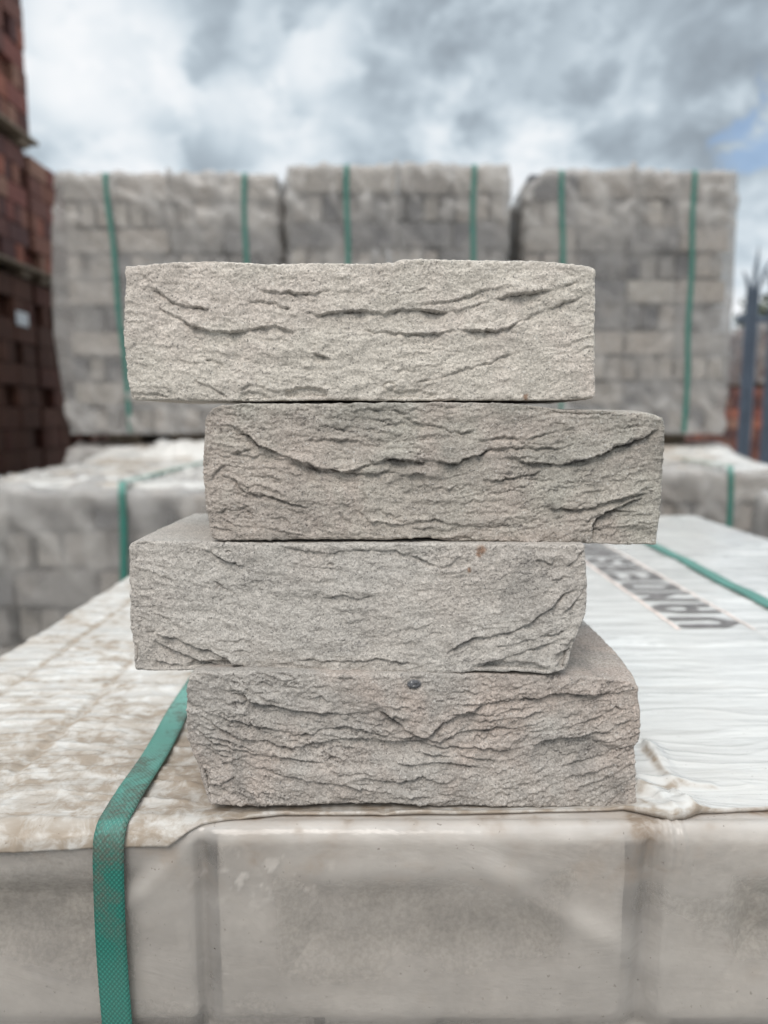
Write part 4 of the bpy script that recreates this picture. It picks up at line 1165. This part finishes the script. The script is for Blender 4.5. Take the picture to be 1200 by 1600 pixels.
# ------------------------------------------------------------------ right background: packs, hedge tree, palisade fence
def far_pack(label, x0, x1, y0, y1, z0, z1, n, seed, wrapped):
    root = red_pack(label, x0, x1, y0, y1, z0, z1, n, seed, M_REDPACK)
    root['group'] = 'red brick packs beyond the fence'
    if wrapped:
        V, Q, at = ring_film(x0 - .02, x1 + .02, y0 - .02, y1 + .02, z0 + .05, z1 + .01, seed, 'xXyYZ', amp=.012, slack=(.03, .03))
        add_part('plastic_wrap', V, Q, M_FILM_REAR, root, attrs=at)
    return root
far_pack('red brick pack in pale film seen past the right palisade pale, upper of two', 3.55, 4.75, 7.0, 8.0, CAMZ + .28, CAMZ + .86, 6, 81, True)
far_pack('unwrapped red brick pack beyond the fence, lower of two', 3.25, 4.70, 6.95, 8.05, CAMZ - .55, CAMZ + .27, 8, 82, False)
far_pack('bottom red brick pack beyond the fence, under the two others', 3.25, 4.70, 6.95, 8.05, 0, CAMZ - .56, 6, 83, False)


def fence():
    root = empty('palisade_fence', (2.6, 5.0, 0), 'slate grey steel palisade fence with splayed pointed pale tops at the right edge', 'fence')
    ORGf = np.array(root.location)
    prof = [(-.044, .0), (-.030, -.016), (-.015, -.002), (0, -.018), (.015, -.002), (.030, -.016), (.044, 0)]
    th = .004
    zs = [0.05, 1.0, 1.9, 2.08, 2.15, 2.23, 2.34]
    def pale(xc):
        V = []; Q = []
        m = len(prof)
        for z in zs[:4]:
            for (x, y) in prof: V.append((xc + x, 4.99 + y, z))
        for r in range(3):
            for j in range(m - 1): Q.append((r * m + j, r * m + j + 1, (r + 1) * m + j + 1, (r + 1) * m + j))
        def spike(j0, j1, lean, back, h):
            b = len(V); a_, c_ = prof[j0], prof[j1]; mid = ((a_[0] + c_[0]) / 2, (a_[1] + c_[1]) / 2)
            V.extend([(xc + a_[0], 4.99 + a_[1], 2.08), (xc + mid[0], 4.985 + mid[1] - .004, 2.08), (xc + c_[0], 4.99 + c_[1], 2.08)])
            for f, zz in ((.85, .55), (.14, 1.0)):
                for u in (-1, 0, 1):
                    hw = (c_[0] - a_[0]) / 2 * f
                    V.append((xc + mid[0] + lean * zz ** 1.4 + u * hw, 4.985 + mid[1] + back * zz, 2.08 + h * zz))
            for r in range(2):
                for j in range(2): Q.append((b + r * 3 + j, b + r * 3 + j + 1, b + (r + 1) * 3 + j + 1, b + (r + 1) * 3 + j))
        spike(2, 4, .014, -.01, .27); spike(0, 2, -.045, .0, .12); spike(4, 6, .085, .0, .21)
        o = mesh_np('pale', np.array(V) - ORGf, np.array(Q), M_STEEL, root, smooth=False)
        md = o.modifiers.new('solidify', 'SOLIDIFY'); md.thickness = .005; md.offset = 0
    for i in range(0, 12): pale(2.418 + .157 * i)
    for z in (.45, 1.87):
        V, Q, _ = boxes([(2.34, 4.4, 5.0, 5.045, z, z + .05, 0)], .003)
        mesh_np('rail', V - ORGf, Q, M_STEEL, root, smooth=False)
    for x in (4.3,):
        V, Q, _ = boxes([(x, x + .08, 5.05, 5.13, 0, 2.2, 0)], .003)
        mesh_np('post', V - ORGf, Q, M_STEEL, root, smooth=False)
fence()

m, t = newmat('leaves')
oc = t.node('ShaderNodeTexCoord').outputs['Object']
cl = t.noise(oc, 1.6, 3, .6)
lc = t.mix(t.mapr(cl, .35, .65), (.030, .045, .016), (.085, .095, .03))
lc = t.mix(t.mapr(t.attr('rnd'), .8, 1, 0, .6), lc, (.16, .15, .05))
finish(t, principled(t, lc, .6)); M_LEAF = m
M_BARK = mat_simple('bark', (.09, .07, .05), .9, .3, 20)


def bush(label, cx, cy, w, dpt, z0, z1, n, seed):
    root = empty('hedge_tree', (cx, cy, 0), label, 'tree', 'bushy trees beyond the fence')
    rg = np.random.default_rng(seed)
    # clumps
    nc = 46
    cc = np.stack([rg.normal(0, .36, nc) * w, rg.normal(0, .3, nc) * dpt, rg.uniform(0, 1, nc) * (z1 - z0) + z0], 1)
    cc[:, 0] *= np.sqrt(np.clip(1.15 - (cc[:, 2] - z0) / (z1 - z0), .1, 1))
    pick = rg.integers(0, nc, n)
    P = cc[pick] + rg.normal(0, .13, (n, 3))
    s = rg.uniform(.025, .055, n)
    a = rg.normal(size=(n, 3)); a /= np.linalg.norm(a, axis=1, keepdims=True)
    b = np.cross(a, rg.normal(size=(n, 3))); b /= np.linalg.norm(b, axis=1, keepdims=True)
    V = np.stack([P - a * s[:, None], P + b * s[:, None] * .45, P + a * s[:, None], P - b * s[:, None] * .45], 1).reshape(-1, 3)
    mesh_np('crown', V, np.arange(4 * n).reshape(n, 4), M_LEAF, root, smooth=False, attrs={'rnd': np.repeat(rg.random(n), 4)})
    # trunk and limbs
    Vt = []; Qt = []
    def limb(p0, p1, r0, r1):
        b0 = len(Vt); d_ = np.array(p1) - np.array(p0); d_ = d_ / np.linalg.norm(d_); u = np.cross(d_, (0.3, 1, .2)); u /= np.linalg.norm(u); v = np.cross(d_, u)
        for (p_, r_) in ((p0, r0), (p1, r1)):
            for k_ in range(8):
                an = k_ * math.pi / 4; Vt.append(np.array(p_) + r_ * (math.cos(an) * u + math.sin(an) * v))
        for k_ in range(8): Qt.append((b0 + k_, b0 + (k_ + 1) % 8, b0 + 8 + (k_ + 1) % 8, b0 + 8 + k_))
    limb((0, 0, 0), (0, 0, z0 + .3), .09, .06)
    for k_ in range(14): limb((0, 0, z0 + rg.uniform(-.1, .3)), cc[k_], .04, .01)
    mesh_np('trunk', np.array(Vt), np.array(Qt), M_BARK, root)

bush('dark olive bushy tree left of the palisade pale, above the red packs', 4.75, 9.3, 1.0, .8, .9, CAMZ + 1.30, 9000, 5)
bush('olive green bushy tree at the right edge behind the fence rail', 6.0, 9.6, 1.1, .8, .9, CAMZ + 1.42, 9000, 6)
